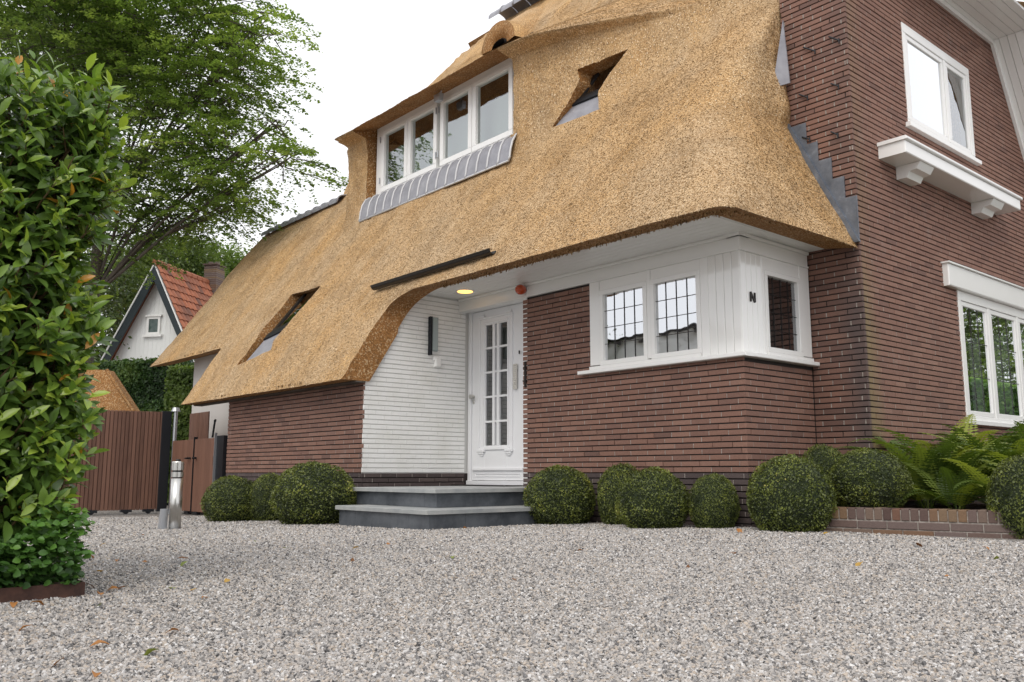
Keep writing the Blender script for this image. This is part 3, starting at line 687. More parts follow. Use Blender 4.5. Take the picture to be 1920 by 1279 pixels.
# ridge rolls
def ridge(x0, x1, y, z, rad, seg):
    par = hsub('ridge_cap')
    k = int((x1 - x0) / seg)
    for i in range(k):
        mb = MB(); a = x0 + i * seg; b = a + seg * .97; n = 10
        for xx, rr in ((a, rad * 1.03), (b, rad)):
            for t in np.linspace(-.15, math.pi + .15, n): mb.V.append((xx, y - rr * math.cos(t), z - .05 + rr * .75 * math.sin(t))); mb.T.append(0)
        for j in range(n - 1): mb.F.append([j, j + 1, n + j + 1, n + j]); mb.M.append(0)
        mb.tube([(b - .01, y - rad * math.cos(t) * 1.04, z - .05 + rad * .79 * math.sin(t)) for t in np.linspace(-.1, math.pi + .1, 10)], .014, 6)
        sub(mb.build('ridge_tile', M_GLEAD, smooth=True), par)
ridge(-15.93, -12.7, 7.42, 5.12, .17, .30)
ridge(-12.0, -4.5, 10.05, 9.0, .24, .36)
# small eyebrow vent hood high on the slope
hood = MB(); hc = at(948, 52, 1, 9.15)
for i, (yy, s) in enumerate(((-.22, 1.0), (.0, 1.1), (.6, 1.0), (1.4, .5))):
    for t in np.linspace(0, math.pi, 14): hood.V.append((hc[0] - .44 * s * math.cos(t), hc[1] + yy * .8, hc[2] - .38 + .42 * s * math.sin(t) + max(yy, 0) * .75)); hood.T.append(0)
for i in range(3):
    for j in range(13): hood.F.append([i * 14 + j, i * 14 + j + 1, (i + 1) * 14 + j + 1, (i + 1) * 14 + j]); hood.M.append(0)
b = len(hood.V)
for t in np.linspace(0, math.pi, 14): hood.V.append((hc[0] - .20 * math.cos(t), hc[1] - .14, hc[2] - .38 + .12 * math.sin(t))); hood.T.append(0)
for j in range(13): hood.F.append([j, b + j, b + j + 1, j + 1]); hood.M.append(1)
hood.F.append([b + j for j in range(14)]); hood.M.append(2)
hp(hood.build('vent_hood', None, smooth=True, mats=[M_THATCH, M_CUT, M_ROOM]))
# half-hip thatch over the gable
mb = MB(); e = XG + .56
hh = [(e + .02, 8.5, 5.72), (e + .02, 11.05, 5.72), (-6.4, 10.3, 8.9), (-6.4, 9.8, 8.9), (e + .02, 8.5, 5.98), (e + .02, 11.15, 5.98)]
mb.V = [hh[0], hh[1], hh[5], hh[4], hh[2], hh[3]]; mb.T = [0] * 6; mb.F = [[0, 1, 2, 3], [3, 2, 4, 5]]; mb.M = [1, 0]
def quadp(mb, P, mi=0):
    b = len(mb.V); mb.V += [tuple(p) for p in P]; mb.T += [0] * len(P); mb.F.append(list(range(b, b + len(P)))); mb.M.append(mi)
quadp(mb, [(e + .02, 11.05, 5.72), (e + .02, 12.95, 2.6), (e + .02, 13.2, 2.75), (e + .02, 11.3, 6.0)], 1)
quadp(mb, [(e + .02, 11.3, 6.0), (e + .02, 13.2, 2.75), (-6.4, 13.2, 2.75), (-6.4, 10.6, 7.6)], 0)
hp(mb.build('roof', None, mats=[M_THATCH, M_CUT]))
# white soffits of the gable
def sof(mb, A, B, x0, x1, th=.03):            # A, B (y,z) line; board strip from x0 to x1
    (y0, z0), (y1, z1) = A, B; l = math.hypot(y1 - y0, z1 - z0); ny, nz = -(z1 - z0) / l, (y1 - y0) / l
    P = [(x, y + k * ny * th, z + k * nz * th) for k in (0, 1) for (y, z) in (A, B) for x in (x0, x1)]
    b = len(mb.V); mb.V += P; mb.T += [0] * 8
    for f in ((0, 1, 3, 2), (4, 6, 7, 5), (0, 4, 5, 1), (2, 3, 7, 6), (0, 2, 6, 4), (1, 5, 7, 3)): mb.F.append([b + i for i in f]); mb.M.append(0)
mb = MB()
for i in range(6):
    x0 = XG + .09 * i + .003; sof(mb, (8.46, 5.66), (11.0 + .02, 5.66), x0, x0 + .085); sof(mb, (10.99, 5.655), (12.86, 2.6), x0, x0 + .085)
sof(mb, (8.46, 5.60), (10.98, 5.60), XG + .001, XG + .035, .055); sof(mb, (10.955, 5.60), (12.80, 2.57), XG + .001, XG + .035, .06)
hp(mb.build('soffit', M_SOFF))
# lead step flashing on the chimney front
mb = mbf(YC - .004)
tp = [(1482, 240, 1512), (1512, 272, 1534), (1534, 303, 1560), (1560, 337, 1584), (1582, 373, 1608)]
for i, (pa, py, pb) in enumerate(tp):
    a = at(pa, py, 1, YC); b_ = at(pb, py, 1, YC)
    zb = 3.78 - (a[0] + 4.42) / .4962 - .15; zb2 = max(3.78 - (b_[0] + 4.42) / .4962 - .12, 2.50)
    mb.poly([(a[0], min(zb, a[2] - .05)), (b_[0], zb2), (b_[0], a[2]), (a[0], a[2])], 0, .006 + .0015 * i)
for z_ in np.arange(2.5, 3.8, .17):
    x_ = -3.745 - (z_ - 2.45) * .496; mb.poly([(x_ - .02, z_), (x_ + .03, z_), (x_ + .03 - .084, z_ + .17), (x_ - .02 - .084, z_ + .17)], 0, .035)
hp(mb.build('lead_flashing', M_LEAD))
mb = mbf(YC - .05)
P3 = [at(1450, 165, 1, YC - .20), at(1482, 156, 1, YC - .06), at(1469, 38, 1, YC - .09)]
mb.V = [tuple(p) for p in P3] + [tuple(p + np.array([0, -.012, 0])) for p in P3]; mb.T = [0] * 6; mb.M = [0] * 5
mb.F = [[0, 2, 1], [3, 4, 5], [0, 1, 4, 3], [1, 2, 5, 4], [2, 0, 3, 5]]
hp(mb.build('lead_flashing', M_GLEAD))
# gutter bar above the porch
g0, g1 = np.array((-8.80, 5.45, 2.635)), np.array((-6.62, 5.48, 2.665))
mb = MB(); n = 9
for p in (g0, g1):
    for t in np.linspace(math.pi, 2 * math.pi, n): mb.V.append((p[0], p[1] + .045 * math.cos(t), p[2] + .045 * math.sin(t))); mb.T.append(0)
    for t in np.linspace(2 * math.pi, math.pi, n): mb.V.append((p[0], p[1] + .039 * math.cos(t), p[2] + .039 * math.sin(t))); mb.T.append(0)
k = 2 * n
for j in range(k): mb.F.append([j, (j + 1) % k, k + (j + 1) % k, k + j]); mb.M.append(0)
mb.F += [list(range(k)), list(range(k, 2 * k))[::-1]]; mb.M += [0, 0]
mb.tube([g0 + (0, -.047, .002), g1 + (0, -.047, .002)], .008, 8); mb.tube([g0 + (.0, 0, -.045), g1 + (0, 0, -.045)], .003, 6)
hp(mb.build('gutter', M_DARK, smooth=False))
# thin board under the wing eave
mb = mbf(4.86); mb.box(-12.75, -8.2, 1.412, 1.427, -.14, -.02); hp(mb.build('eave_board', M_BARK))

# ------------------------------------------------------------------ dormer window with lead apron
dw = hsub('dormer_window', 'row of four white casements under the thatch')
Yw = 6.80
mb = mbf(Yw); A = -10.96, -7.74
ZB, ZT = 4.50, 5.70
mb.bbox(A[0], A[1], ZB, ZB + .075, -.08, .03); mb.bbox(A[0], A[1], ZT - .16, ZT, -.08, .02)
mb.bbox(A[0], A[0] + .13, ZB + .076, ZT - .161, -.08, .02); mb.bbox(A[1] - .05, A[1], ZB + .076, ZT - .161, -.08, .02)
sub(mb.build('frame', M_WHITE), dw)
def px_x(p, yy=Yw): return at(p, 300, 1, yy)[0]
edges = [-10.82, -10.12, -9.38, -8.62, -7.80]
for i in range(4):
    a, b_ = edges[i] + .006, edges[i + 1] - .006
    if i == 2: a += .05
    if i == 1: b_ -= .02
    mb = mbf(Yw); t = .075; z0, z1 = ZB + .08, ZT - .17
    mb.bbox(a, b_, z0, z0 + t, -.05, .035); mb.bbox(a, b_, z1 - t * .8, z1, -.05, .035)
    mb.bbox(a, a + t, z0 + t + .001, z1 - t * .8 - .001, -.05, .035); mb.bbox(b_ - t, b_, z0 + t + .001, z1 - t * .8 - .001, -.05, .035)
    cs = sub(mb.build('casement', M_WHITE), dw)
    mb = mbf(Yw); mb.add([(a + t - .01, z0 + t - .01, -.008), (b_ - t + .01, z0 + t - .01, -.008), (b_ - t + .01, z1 - t * .8 + .01, -.008), (a + t - .01, z1 - t * .8 + .01, -.008)], [(0, 1, 2, 3)]); sub(mb.build('pane', G_PANE), dw)
for hx in (-10.835, -9.41, -9.355):
    for hz in (4.72, 5.36): mb = mbf(Yw); mb.tube([(hx, hz, .04), (hx, hz + .09, .04)], .011, 6); sub(mb.build('hinge', M_GALV), dw)
mb = mbf(Yw + .25); mb.box(-10.85, -7.85, 4.5, 5.34, -.02, 0); sub(mb.build('blind', M_BLIND), dw)
# rolled lead apron
ap = MB(); xsn = 17; prof_a = [(6.775, 4.53), (6.70, 4.52), (6.635, 4.47), (6.585, 4.38), (6.555, 4.27), (6.545, 4.17), (6.535, 4.13)]
xl_, xr_ = -11.0, -7.58
for i in range(xsn):
    f_ = i / (xsn - 1)
    for j, (yy, zz) in enumerate(prof_a):
        g = j / 6; x = (xl_ - .0 * g) + ((xr_ - .02 * g * g) - xl_) * f_; ap.V.append((x, yy, zz)); ap.T.append(0)
for i in range(xsn - 1):
    for j in range(6): ap.F.append([i * 7 + j, i * 7 + j + 1, (i + 1) * 7 + j + 1, (i + 1) * 7 + j]); ap.M.append(0)
sub(ap.build('lead_apron', M_GLEAD, smooth=True), dw)
mb = MB()
for i in range(0, xsn): mb.tube([np.array(ap.V[i * 7 + j]) + (0, -.006, .004) for j in range(7)], .014, 6)
mb.tube([ap.V[6], ap.V[(xsn - 1) * 7 + 6]], .013, 6)
sub(mb.build('seam', M_SEAM, smooth=True), dw)

# ------------------------------------------------------------------ skylights
def skylight(corners, depths, lab):
    """roof window sunk between the slot walls; corners BL, BR, TR, TL"""
    s = hsub('skylight', lab); C4 = [surfhit(*c) + ray(*c) / ray(*c)[1] * dp for c, dp in zip(corners, depths)]
    BL, BR, TR, TL = C4; nn = np.cross(BR - BL, TL - BL); nn /= np.linalg.norm(nn); nn = nn if nn[1] < 0 else -nn
    def B(u, v, o=0.): return (BL * (1 - u) + BR * u) * (1 - v) + (TL * (1 - u) + TR * u) * v + nn * o
    def slab(name, u0, u1, v0, v1, o0, o1, mat):
        mb = MB(); P = [B(u, v, o) for o in (o0, o1) for v in (v0, v1) for u in (u0, u1)]
        mb.V = [tuple(p) for p in P]; mb.T = [0] * 8; mb.F = [list(f) for f in ((0, 1, 3, 2), (4, 6, 7, 5), (0, 4, 5, 1), (2, 3, 7, 6), (0, 2, 6, 4), (1, 5, 7, 3))]; mb.M = [0] * 6
        return sub(mb.build(name, mat), s)
    slab('lead_apron', -.05, 1.1, -.02, .30, -.02, .004, M_GLEAD)
    slab('sill_bar', -.02, 1.05, .28, .36, -.03, .03, M_BLACK)
    slab('casing', -.15, 1.3, -.1, 1.3, -.07, -.03, M_BLACK)
    for (u0, u1, v0, v1) in ((.0, .14, .36, 1.1), (.86, 1.05, .36, 1.1), (.14, .86, .93, 1.1), (.14, .86, .36, .42)): slab('frame', u0, u1, v0, v1, -.028, .018, M_DARK)
    mb = MB(); mb.V = [tuple(B(u, v, .002)) for u, v in ((.13, .41), (.87, .41), (.87, .94), (.13, .94))]; mb.T = [0] * 4; mb.F = [[0, 1, 2, 3]]; mb.M = [0]
    sub(mb.build('pane', G_SKY), s)
skylight([(462, 680), (516, 652), (612, 530), (580, 541)], [.02, .05, .16, .22], 'skylight set low in the left thatch slope')
skylight([(1046, 236), (1130, 203), (1186, 92), (1134, 116)], [.02, .05, .16, .24], 'skylight in the thatch to the right of the dormer')

# ------------------------------------------------------------------ soffit, fascia, bay window
ZS = 2.50
mb = MB(); k = 0; y = 5.66
while y < YD - .01:
    y2 = min(y + .092, YD + .02)
    P = [(x, yy, zz) for zz in (ZS, ZS + .02) for yy in (y + .003, y2 - .003) for x in ((XW - .02), -4.12)]
    b = len(mb.V); mb.V += P; mb.T += [0] * 8
    for f in ((0, 2, 3, 1), (4, 5, 7, 6), (0, 1, 5, 4), (2, 6, 7, 3), (0, 4, 6, 2), (1, 3, 7, 5)): mb.F.append([b + i for i in f]); mb.M.append(0)
    y = y2
x = -4.30
while x < -4.02:
    P = [(xx, yy, zz) for zz in (ZS + .004, ZS + .024) for yy in (5.75, YC) for xx in (x + .003, x + .089)]
    b = len(mb.V); mb.V += P; mb.T += [0] * 8
    for f in ((0, 2, 3, 1), (4, 5, 7, 6), (0, 1, 5, 4), (2, 6, 7, 3), (0, 4, 6, 2), (1, 3, 7, 5)): mb.F.append([b + i for i in f]); mb.M.append(0)
    x += .092
quadp(mb, [(XW, 5.6, ZS + .05), (XW, 6.6, ZS + .05), (-4.0, 6.6, ZS + .05), (-4.0, 5.6, ZS + .05)])
hp(mb.build('soffit', M_SOFF))
bw = hsub('bay_window', 'white corner window bay with leaded panes')
mb = mbf(YB)                                    # cornice over the brick and the bay
mb.bbox(XW, XS + .011, 2.36, ZS - .03, -.12, .012); mb.bbox(XW, XS + .034, ZS - .03, ZS, -.12, .035, .008)
mb.box(XW, XS + .02, 2.345, 2.36, -.1, .022)
mb.frame((XS, 0, 0), *SIDE)
mb.bbox(YB + .001, YC - .02, 2.3605, ZS - .03, -.12, .012); mb.bbox(YB - .034, YC - .02, ZS - .03, ZS - .0005, -.12, .035, .008)
mb.box(YB - .0205, YC - .02, 2.3455, 2.3595, -.1, .022)
sub(mb.build('cornice', M_SOFF), bw)
mb = mbf(YB); mb.bbox(-6.19, XS + .074, 1.415, 1.452, -.05, .075, .006)
mb.frame((XS, 0, 0), *SIDE); mb.bbox(YB + .001, YC + .0, 1.4145, 1.4515, -.05, .075, .006)
mb.frame((0, YB, 0), *FRONT); mb.bbox(-6.065, -4.70, 1.452, 1.489, -.05, .03)
mb.frame((XS, 0, 0), *SIDE); mb.bbox(YB + .345, YC - .02, 1.452, 1.489, -.05, .03)
sub(mb.build('window_sill', M_WHITE), bw)
mb = mbf(YB)
mb.bbox(-6.065, -5.93, 1.50, 2.345, -.022, .012); mb.bbox(-5.318, -5.272, 1.50, 2.345, -.022, .012); mb.bbox(-4.697, -4.612, 1.453, 2.345, -.022, .012)
mb.bbox(-5.93, -5.319, 2.244, 2.345, -.022, .006); mb.bbox(-5.271, -4.698, 2.244, 2.345, -.022, .006)
mb.frame((XS, 0, 0), *SIDE)
mb.bbox(6.612, 6.645, 1.453, 2.345, -.022, .012); mb.bbox(7.223, 7.385, 1.50, 2.345, -.022, .012); mb.bbox(6.646, 7.222, 2.224, 2.345, -.022, .006)
sub(mb.build('frame', M_WHITE), bw)
def casement(fr, a, b_, z0, z1, gl, par, t=.045, lead=None, n=.02, mt=M_WHITE):
    mb = fr(); mb.bbox(a, b_, z0, z0 + t, -.02, n); mb.bbox(a, b_, z1 - t, z1, -.02, n); mb.bbox(a, a + t, z0 + t, z1 - t, -.02, n); mb.bbox(b_ - t, b_, z0 + t, z1 - t, -.02, n)
    sub(mb.build('casement', mt), par)
    mb = fr(); a_, c_, e_, f_ = a + t - .005, b_ - t + .005, z0 + t - .005, z1 - t + .005; mb.add([(a_, e_, -.016), (c_, e_, -.016), (c_, f_, -.016), (a_, f_, -.016)], [(0, 1, 2, 3)]); sub(mb.build('pane', gl), par)
    if lead:
        mb = fr(); cu, rv = lead; g = .0022
        for i in range(1, cu):
            u = a + t + (b_ - a - 2 * t) * i / cu; mb.box(u - g, u + g, z0 + t, z1 - t, -.0138, -.009)
        for j in range(1, rv):
            v = z0 + t + (z1 - z0 - 2 * t) * j / rv; mb.box(a + t, b_ - t, v - g, v + g, -.0136, -.0088)
        sub(mb.build('lead_came', M_DARK), par)
fb = lambda: mbf(YB); fs = lambda: mbs(XS); fg = lambda: mbs(XG)
casement(fb, -5.925, -5.318, 1.490, 2.243, G_BAY, bw, lead=(4, 4)); casement(fb, -5.272, -4.697, 1.490, 2.243, G_BAY, bw, lead=(4, 4))
casement(fs, 6.645, 7.222, 1.490, 2.223, G_PANE, bw, lead=(4, 4))
mb = mbf(YB); b_ = -4.615                       # tongue and groove boards round the corner
while b_ < XS - .03:
    mb.bbox(b_ + .001, min(b_ + .083, XS + .0085), 1.452, 2.345, -.05, .010, .006); b_ += .084
mb.frame((XS, 0, 0), *SIDE); b_ = YB - .008
while b_ < 6.61:
    mb.bbox(b_ + .001, min(b_ + .077, 6.62), 1.452, 2.345, -.05, .010, .006); b_ += .078
sub(mb.build('corner_boards', M_GLOSS), bw)
# house number
mb = mbs(XS + .010); u0, z0 = 6.42, 1.905
for (p, q, wd) in (((0, 0), (0, .085), .014), ((.0, .085), (.06, .0), .016), ((.062, .0), (.062, .085), .014)):
    p = np.array((p[0] + u0, p[1] + z0)); q = np.array((q[0] + u0, q[1] + z0)); d = q - p; d /= np.linalg.norm(d); s_ = np.array((d[1], -d[0])) * wd / 2
    mb.poly([tuple(p + s_), tuple(q + s_), tuple(q - s_), tuple(p - s_)], 0, .012)
tag(mb.build('house_number', M_DARK), 'small dark house letter fixed to the glossy white corner boards', 'house number')

# ------------------------------------------------------------------ door
dr = hsub('front_door', 'white panelled door with five rows of small panes')
mb = mbf(YD); X0, X1 = XW + .004, -7.10
mb.bbox(X0, X0 + .055, .31, 2.42, -.1, .02); mb.bbox(X1 - .12, X1, .31, 2.42, -.1, .02); mb.bbox(X0 + .055, X1 - .12, 2.345, 2.42, -.1, .02); mb.bbox(X0, X1, .30, .355, -.1, .04)
mb.box(X0, X1, 2.42, ZS, -.1, .01)
sub(mb.build('frame', M_DOOR), dr)
xa, xb, za, zb = X0 + .058, X1 - .123, .36, 2.342
gx0, gx1, gz0, gz1 = -7.925, -7.535, .755, 2.175
cols = [(gx0, gx0 + .135), (gx0 + .178, gx0 + .212), (gx1 - .135, gx1)]
rows = [(gz0 + i * .2865, gz0 + i * .2865 + .274 - .0) for i in range(5)]; rows = [(a, a + .262) for a, _ in rows]
mb = mbf(YD); mb.bbox(xa, gx0 - .0, za, zb, -.05, .0); mb.bbox(gx1, xb, za, zb, -.05, .0); mb.box(gx0, gx1, za, gz0, -.05, 0); mb.box(gx0, gx1, rows[-1][1], zb, -.05, 0)
for i in range(4): mb.bbox(gx0, gx1, rows[i][1], rows[i + 1][0], -.04, .004, .003)
for (a, b2) in ((cols[0][1], cols[1][0]), (cols[1][1], cols[2][0])): mb.bbox(a, b2, gz0, rows[-1][1], -.04, .006, .003)
# raised mouldings
def ring(mb, u0, u1, v0, v1, w_, n0, n1):
    mb.bbox(u0, u1, v0, v0 + w_, n0, n1, .003); mb.bbox(u0, u1, v1 - w_, v1, n0, n1, .003); mb.bbox(u0, u0 + w_, v0 + w_, v1 - w_, n0, n1, .003); mb.bbox(u1 - w_, u1, v0 + w_, v1 - w_, n0, n1, .003)
ring(mb, gx0 - .035, gx1 + .035, gz0 - .035, rows[-1][1] + .035, .02, 0, .012)
ring(mb, gx0 - .11, gx1 + .11, gz0 - .05, rows[-1][1] + .10, .022, 0, .016)
mb.bbox(xa + .03, xb - .03, .47, .50, 0, .022)
ring(mb, xa + .07, xb - .07, .40, .44, .008, 0, .008)
for ux in (gx0 - .05, gx1 + .05):
    mb.bbox(ux - .065, ux + .065, .682, .706, 0, .03); mb.bbox(ux - .04, ux + .04, .655, .682, 0, .024); mb.bbox(ux - .025, ux + .025, .635, .655, 0, .016)
    mb.bbox(ux - .045, ux + .045, rows[-1][1] + .10, rows[-1][1] + .125, 0, .026)
sub(mb.build('door_leaf', M_DOOR), dr)
mb = mbf(YD)
for c_ in cols:
    for r_ in rows: mb.add([(c_[0] - .002, r_[0] - .002, -.022), (c_[1] + .002, r_[0] - .002, -.022), (c_[1] + .002, r_[1] + .002, -.022), (c_[0] - .002, r_[1] + .002, -.022)], [(0, 1, 2, 3)])
sub(mb.build('pane', G_DOOR), dr)
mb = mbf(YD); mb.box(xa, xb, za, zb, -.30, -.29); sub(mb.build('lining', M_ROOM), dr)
mb = mbf(YD); mb.tube([(-8.135, 1.335, 0), (-8.135, 1.335, .035)], .02, 12); mb.tube([(-8.135, 1.335, .03), (-8.135, 1.335, .06)], .027, 12)
mb.tube([(-8.135, 1.335, .05), (-8.06, 1.33, .055)], .009, 8); mb.bbox(-8.15, -8.115, 1.25, 1.30, 0, .012)
sub(mb.build('handle', M_STEEL, smooth=False), dr)
mb = mbf(YD + -.02)
for i in range(12): mb.bbox(-7.40 + .0, -7.335, 1.37 + i * .024, 1.37 + i * .024 + .021, 0, .012)
sub(mb.build('letter_plate', M_BEIGE), dr)
mb = mbf(YD - .02); mb.box(-7.30, -7.285, 1.76, 1.80, 0, .01); sub(mb.build('bell_push', M_DARK), dr)
# wall anchor on the brick
mb = mbf(YB); mb.bbox(-7.055, -7.03, 1.36, 1.64, 0, .02); mb.box(-7.065, -7.02, 1.42, 1.435, 0, .028); mb.box(-7.06, -7.025, 1.56, 1.575, 0, .028)
hp(mb.build('wall_anchor', M_DARK))
# black anchors on the chimney face
for (p, q) in (((1508, 90), (1530, 97)), ((1556, 70), (1575, 77)), ((1500, 178), (1516, 184)), ((1560, 158), (1574, 163)), ((1506, 258), (1520, 262)), ((1560, 248), (1573, 254))):
    mb = mbf(YC); a = at(*p, 1, YC); b_ = at(*q, 1, YC); mb.tube([(a[0], a[2], .02), (b_[0], b_[2], .02)], .008, 6); mb.tube([(b_[0], b_[2] + .02, .02), (b_[0], b_[2] - .03, .02)], .007, 6); hp(mb.build('wall_anchor', M_BLACK))

# ------------------------------------------------------------------ porch fittings
def on_side(px, py): return at(px, py, 0, XW)
a, b_ = on_side(803, 596), on_side(818, 664)
mb = mbs(XW); mb.box(5.845, 5.875, 1.80, 2.24, 0, .05, 0, 0); mb.poly([(5.88, 1.84), (5.97, 1.84), (5.97, 2.24), (5.88, 2.24)], 0, .045, 0, 1)
wl = thing('wall_lamp', 'slim vertical glass wall lamp on the white porch wall', 'wall lamp', (XW, 5.9, 1.8))
def keepw(o, par): o.parent = par; o.matrix_parent_inverse = Matrix.Translation(-par.location); return o
m1 = mbs(XW); m1.bbox(5.842, 5.872, 1.79, 2.24, 0, .05)
for i in range(9): m1.box(5.836, 5.844, 1.81 + i * .048, 1.825 + i * .048, .02, .055)
keepw(m1.build('bracket', M_BLACK), wl)
m1 = mbs(XW); m1.bbox(5.874, 5.965, 1.84, 2.24, 0, .04, .012); keepw(m1.build('lamp_shade', M_LAMPGL), wl)
m1 = mbs(XW); m1.bbox(5.93, 6.02, 1.66, 1.77, 0, .035, .012); m1.bbox(5.91, 5.99, 1.73, 1.79, 0, .028, .01)
tag(m1.build('intercom_box', M_WHITE), 'small white box below the slim wall lamp on the porch wall', 'intercom')
def spot(px, py, lab, glow):
    p = at(px, py, 2, ZS); t = thing('ceiling_lamp', lab, 'ceiling lamp', (p[0], p[1], ZS), 0, 'recessed lamps in the porch ceiling')
    mb = MB(); mb.tube([(0, 0, -.012), (0, 0, .0)], [.10, .105], 20); sub(mb.build('rim', M_WHITE), t)
    mb = MB(); mb.tube([(0, 0, -.018), (0, 0, -.013)], [.085, .09], 20); sub(mb.build('diffuser', M_GLOW if glow else M_SOFF), t)
spot(872, 545, 'lit amber ceiling lamp above the left side of the front door', True)
spot(948, 551, 'unlit white ceiling lamp near the orange alarm light', False)
p = at(975, 543, 1, 6.2)
mb = MB(); mb.tube([p + (0, .07, 0), p + (0, .045, 0), p + (0, .015, 0), p + (0, -.01, 0), p + (0, -.035, 0), p + (0, -.05, 0), p + (0, -.055, 0)], [.03, .048, .056, .056, .044, .024, .004], 22)
al = thing('alarm_light', 'round orange alarm light at the left end of the bay cornice', 'alarm light', tuple(p))
keepw(mb.build('lens', M_ORANGE, smooth=True), al)
mb = MB(); mb.tube([p + (0, .10, 0), p + (0, .071, 0)], .045, 18); keepw(mb.build('base', M_WHITE), al)
# floodlight under the dormer eave
p = at(823, 184, 1, 6.62); fl = thing('floodlight', 'small grey floodlight under the dormer eave above the casements', 'floodlight', tuple(p))
mb = MB().frame(p, (1, 0, 0), (0, -1, 0)); mb.poly([(-.055, -.05), (.055, -.05), (.07, .05), (-.07, .05)], -.03, .04); keepw(mb.build('housing', M_GALV), fl)
mb = MB().frame(p, (1, 0, 0), (0, -1, 0)); mb.tube([(0, .04, 0), (.03, .10, -.02)], .012, 6); keepw(mb.build('bracket', M_GALV), fl)

# ------------------------------------------------------------------ gable windows
def gwin(q, name, lab, mull, gl, extra=None):
    y0, y1, z0, z1 = q; par = hsub(name, lab)
    mb = fg(); mb.bbox(y0, y1, z0, z0 + .06, -.1, .008); mb.bbox(y0, y1, z1 - .10, z1, -.1, .010); mb.bbox(y0, y0 + .07, z0 + .06, z1 - .1, -.1, .009); mb.bbox(y1 - .09, y1, z0 + .06, z1 - .1, -.1, .009)
    ed = [y0 + .07] + list(mull) + [y1 - .09]
    for mm_ in mull: mb.bbox(mm_ - .03, mm_ + .03, z0 + .06, z1 - .1, -.1, .007)
    mb.bbox(y0 - .05, y1 + .06, z0 - .035, z0 + .012, -.05, .05)
    sub(mb.build('frame', M_WHITE), par)
    for i in range(len(ed) - 1):
        a = ed[i] + (.033 if i else .002); b_ = ed[i + 1] - (.033 if i < len(ed) - 2 else .002)
        casement(fg, a, b_, z0 + .063, z1 - .103, gl[min(i, len(gl) - 1)], par, t=.05, n=.0, lead=extra)
    return par
g1_ = gwin(GW1, 'gable_window', 'upper gable window of two white casements', [9.55], [G_GABLE, G_PANE])
mb = mbs(XG - .28); mb.box(9.5, 10.25, 3.9, 5.05, -.02, 0); sub(mb.build('curtain', M_CURT), g1_)
g2_ = gwin((GW2[0], GW2[1], GW2[2], 2.34), 'gable_window', 'lower gable window with tall leaded casements', [10.22, 11.05, 11.9], [G_GABLE], (3, 3))
mb = fg(); mb.bbox(9.12, 13.3, 2.342, 2.575, -.05, .06, .01); mb.box(9.10, 13.32, 2.576, 2.592, -.05, .08); sub(mb.build('lintel_board', M_WHITE), g2_)
# flower box shelf under the upper window
fbx = thing('window_box', 'empty white wooden window box on brackets under the upper gable window', 'window box', (XG, 9.1, 3.3))
mb = fg(); mb.bbox(7.88, 10.70, 3.40, 3.52, .0, .26, .008); mb.bbox(7.86, 10.72, 3.521, 3.555, .0, .285, .008)
keepw(mb.build('shelf', M_WHITE), fbx)
for yy in (8.22, 9.98):
    for _ in (0,):
        mb = MB().frame((0, yy, 0), (1, 0, 0), (0, 1, 0))
        mb.poly([(XG + .001, 3.27), (XG + .10, 3.27), (XG + .13, 3.325), (XG + .20, 3.335), (XG + .24, 3.398), (XG + .001, 3.398)], 0, .30)
        keepw(mb.build('bracket', M_WHITE), fbx)

# ------------------------------------------------------------------ door steps
st = thing('door_steps', 'two wide blue-grey stone steps in front of the white door', 'steps', (-7.2, 5, 0))
def treadslab(x0, x1, y0, y1, z0, z1, cuts):
    ss = [x0] + cuts + [x1]
    for a, b_ in zip(ss, ss[1:]):
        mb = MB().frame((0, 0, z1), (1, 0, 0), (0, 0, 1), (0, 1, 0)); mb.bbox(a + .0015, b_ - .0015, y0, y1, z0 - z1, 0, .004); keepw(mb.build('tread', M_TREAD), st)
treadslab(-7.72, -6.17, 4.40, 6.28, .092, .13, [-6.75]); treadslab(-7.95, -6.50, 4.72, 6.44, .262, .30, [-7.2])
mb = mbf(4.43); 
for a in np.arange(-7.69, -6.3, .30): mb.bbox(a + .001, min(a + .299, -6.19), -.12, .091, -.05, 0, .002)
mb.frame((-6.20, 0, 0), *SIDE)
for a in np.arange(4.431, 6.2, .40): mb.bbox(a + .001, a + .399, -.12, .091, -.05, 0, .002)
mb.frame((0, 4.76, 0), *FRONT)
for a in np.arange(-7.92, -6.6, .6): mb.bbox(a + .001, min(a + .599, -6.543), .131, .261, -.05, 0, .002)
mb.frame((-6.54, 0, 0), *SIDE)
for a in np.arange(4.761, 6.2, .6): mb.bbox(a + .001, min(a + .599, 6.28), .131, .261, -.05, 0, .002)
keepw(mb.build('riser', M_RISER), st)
mb = MB(); mb.box(-7.68, -6.26, 4.5, 6.28, -.15, .09); mb.box(-7.9, -6.6, 4.82, 6.3, .0, .26)
mb.V = [(v[0], v[1], v[2]) for v in mb.V]; keepw(mb.build('core', M_JOINT), st)
mb = MB(); mb.box(-8.15, -7.2, 6.14, 6.40, .301, .312); tag(mb.build('door_mat', M_DARK), 'thin dark mat lying on the top step before the door', 'door mat')

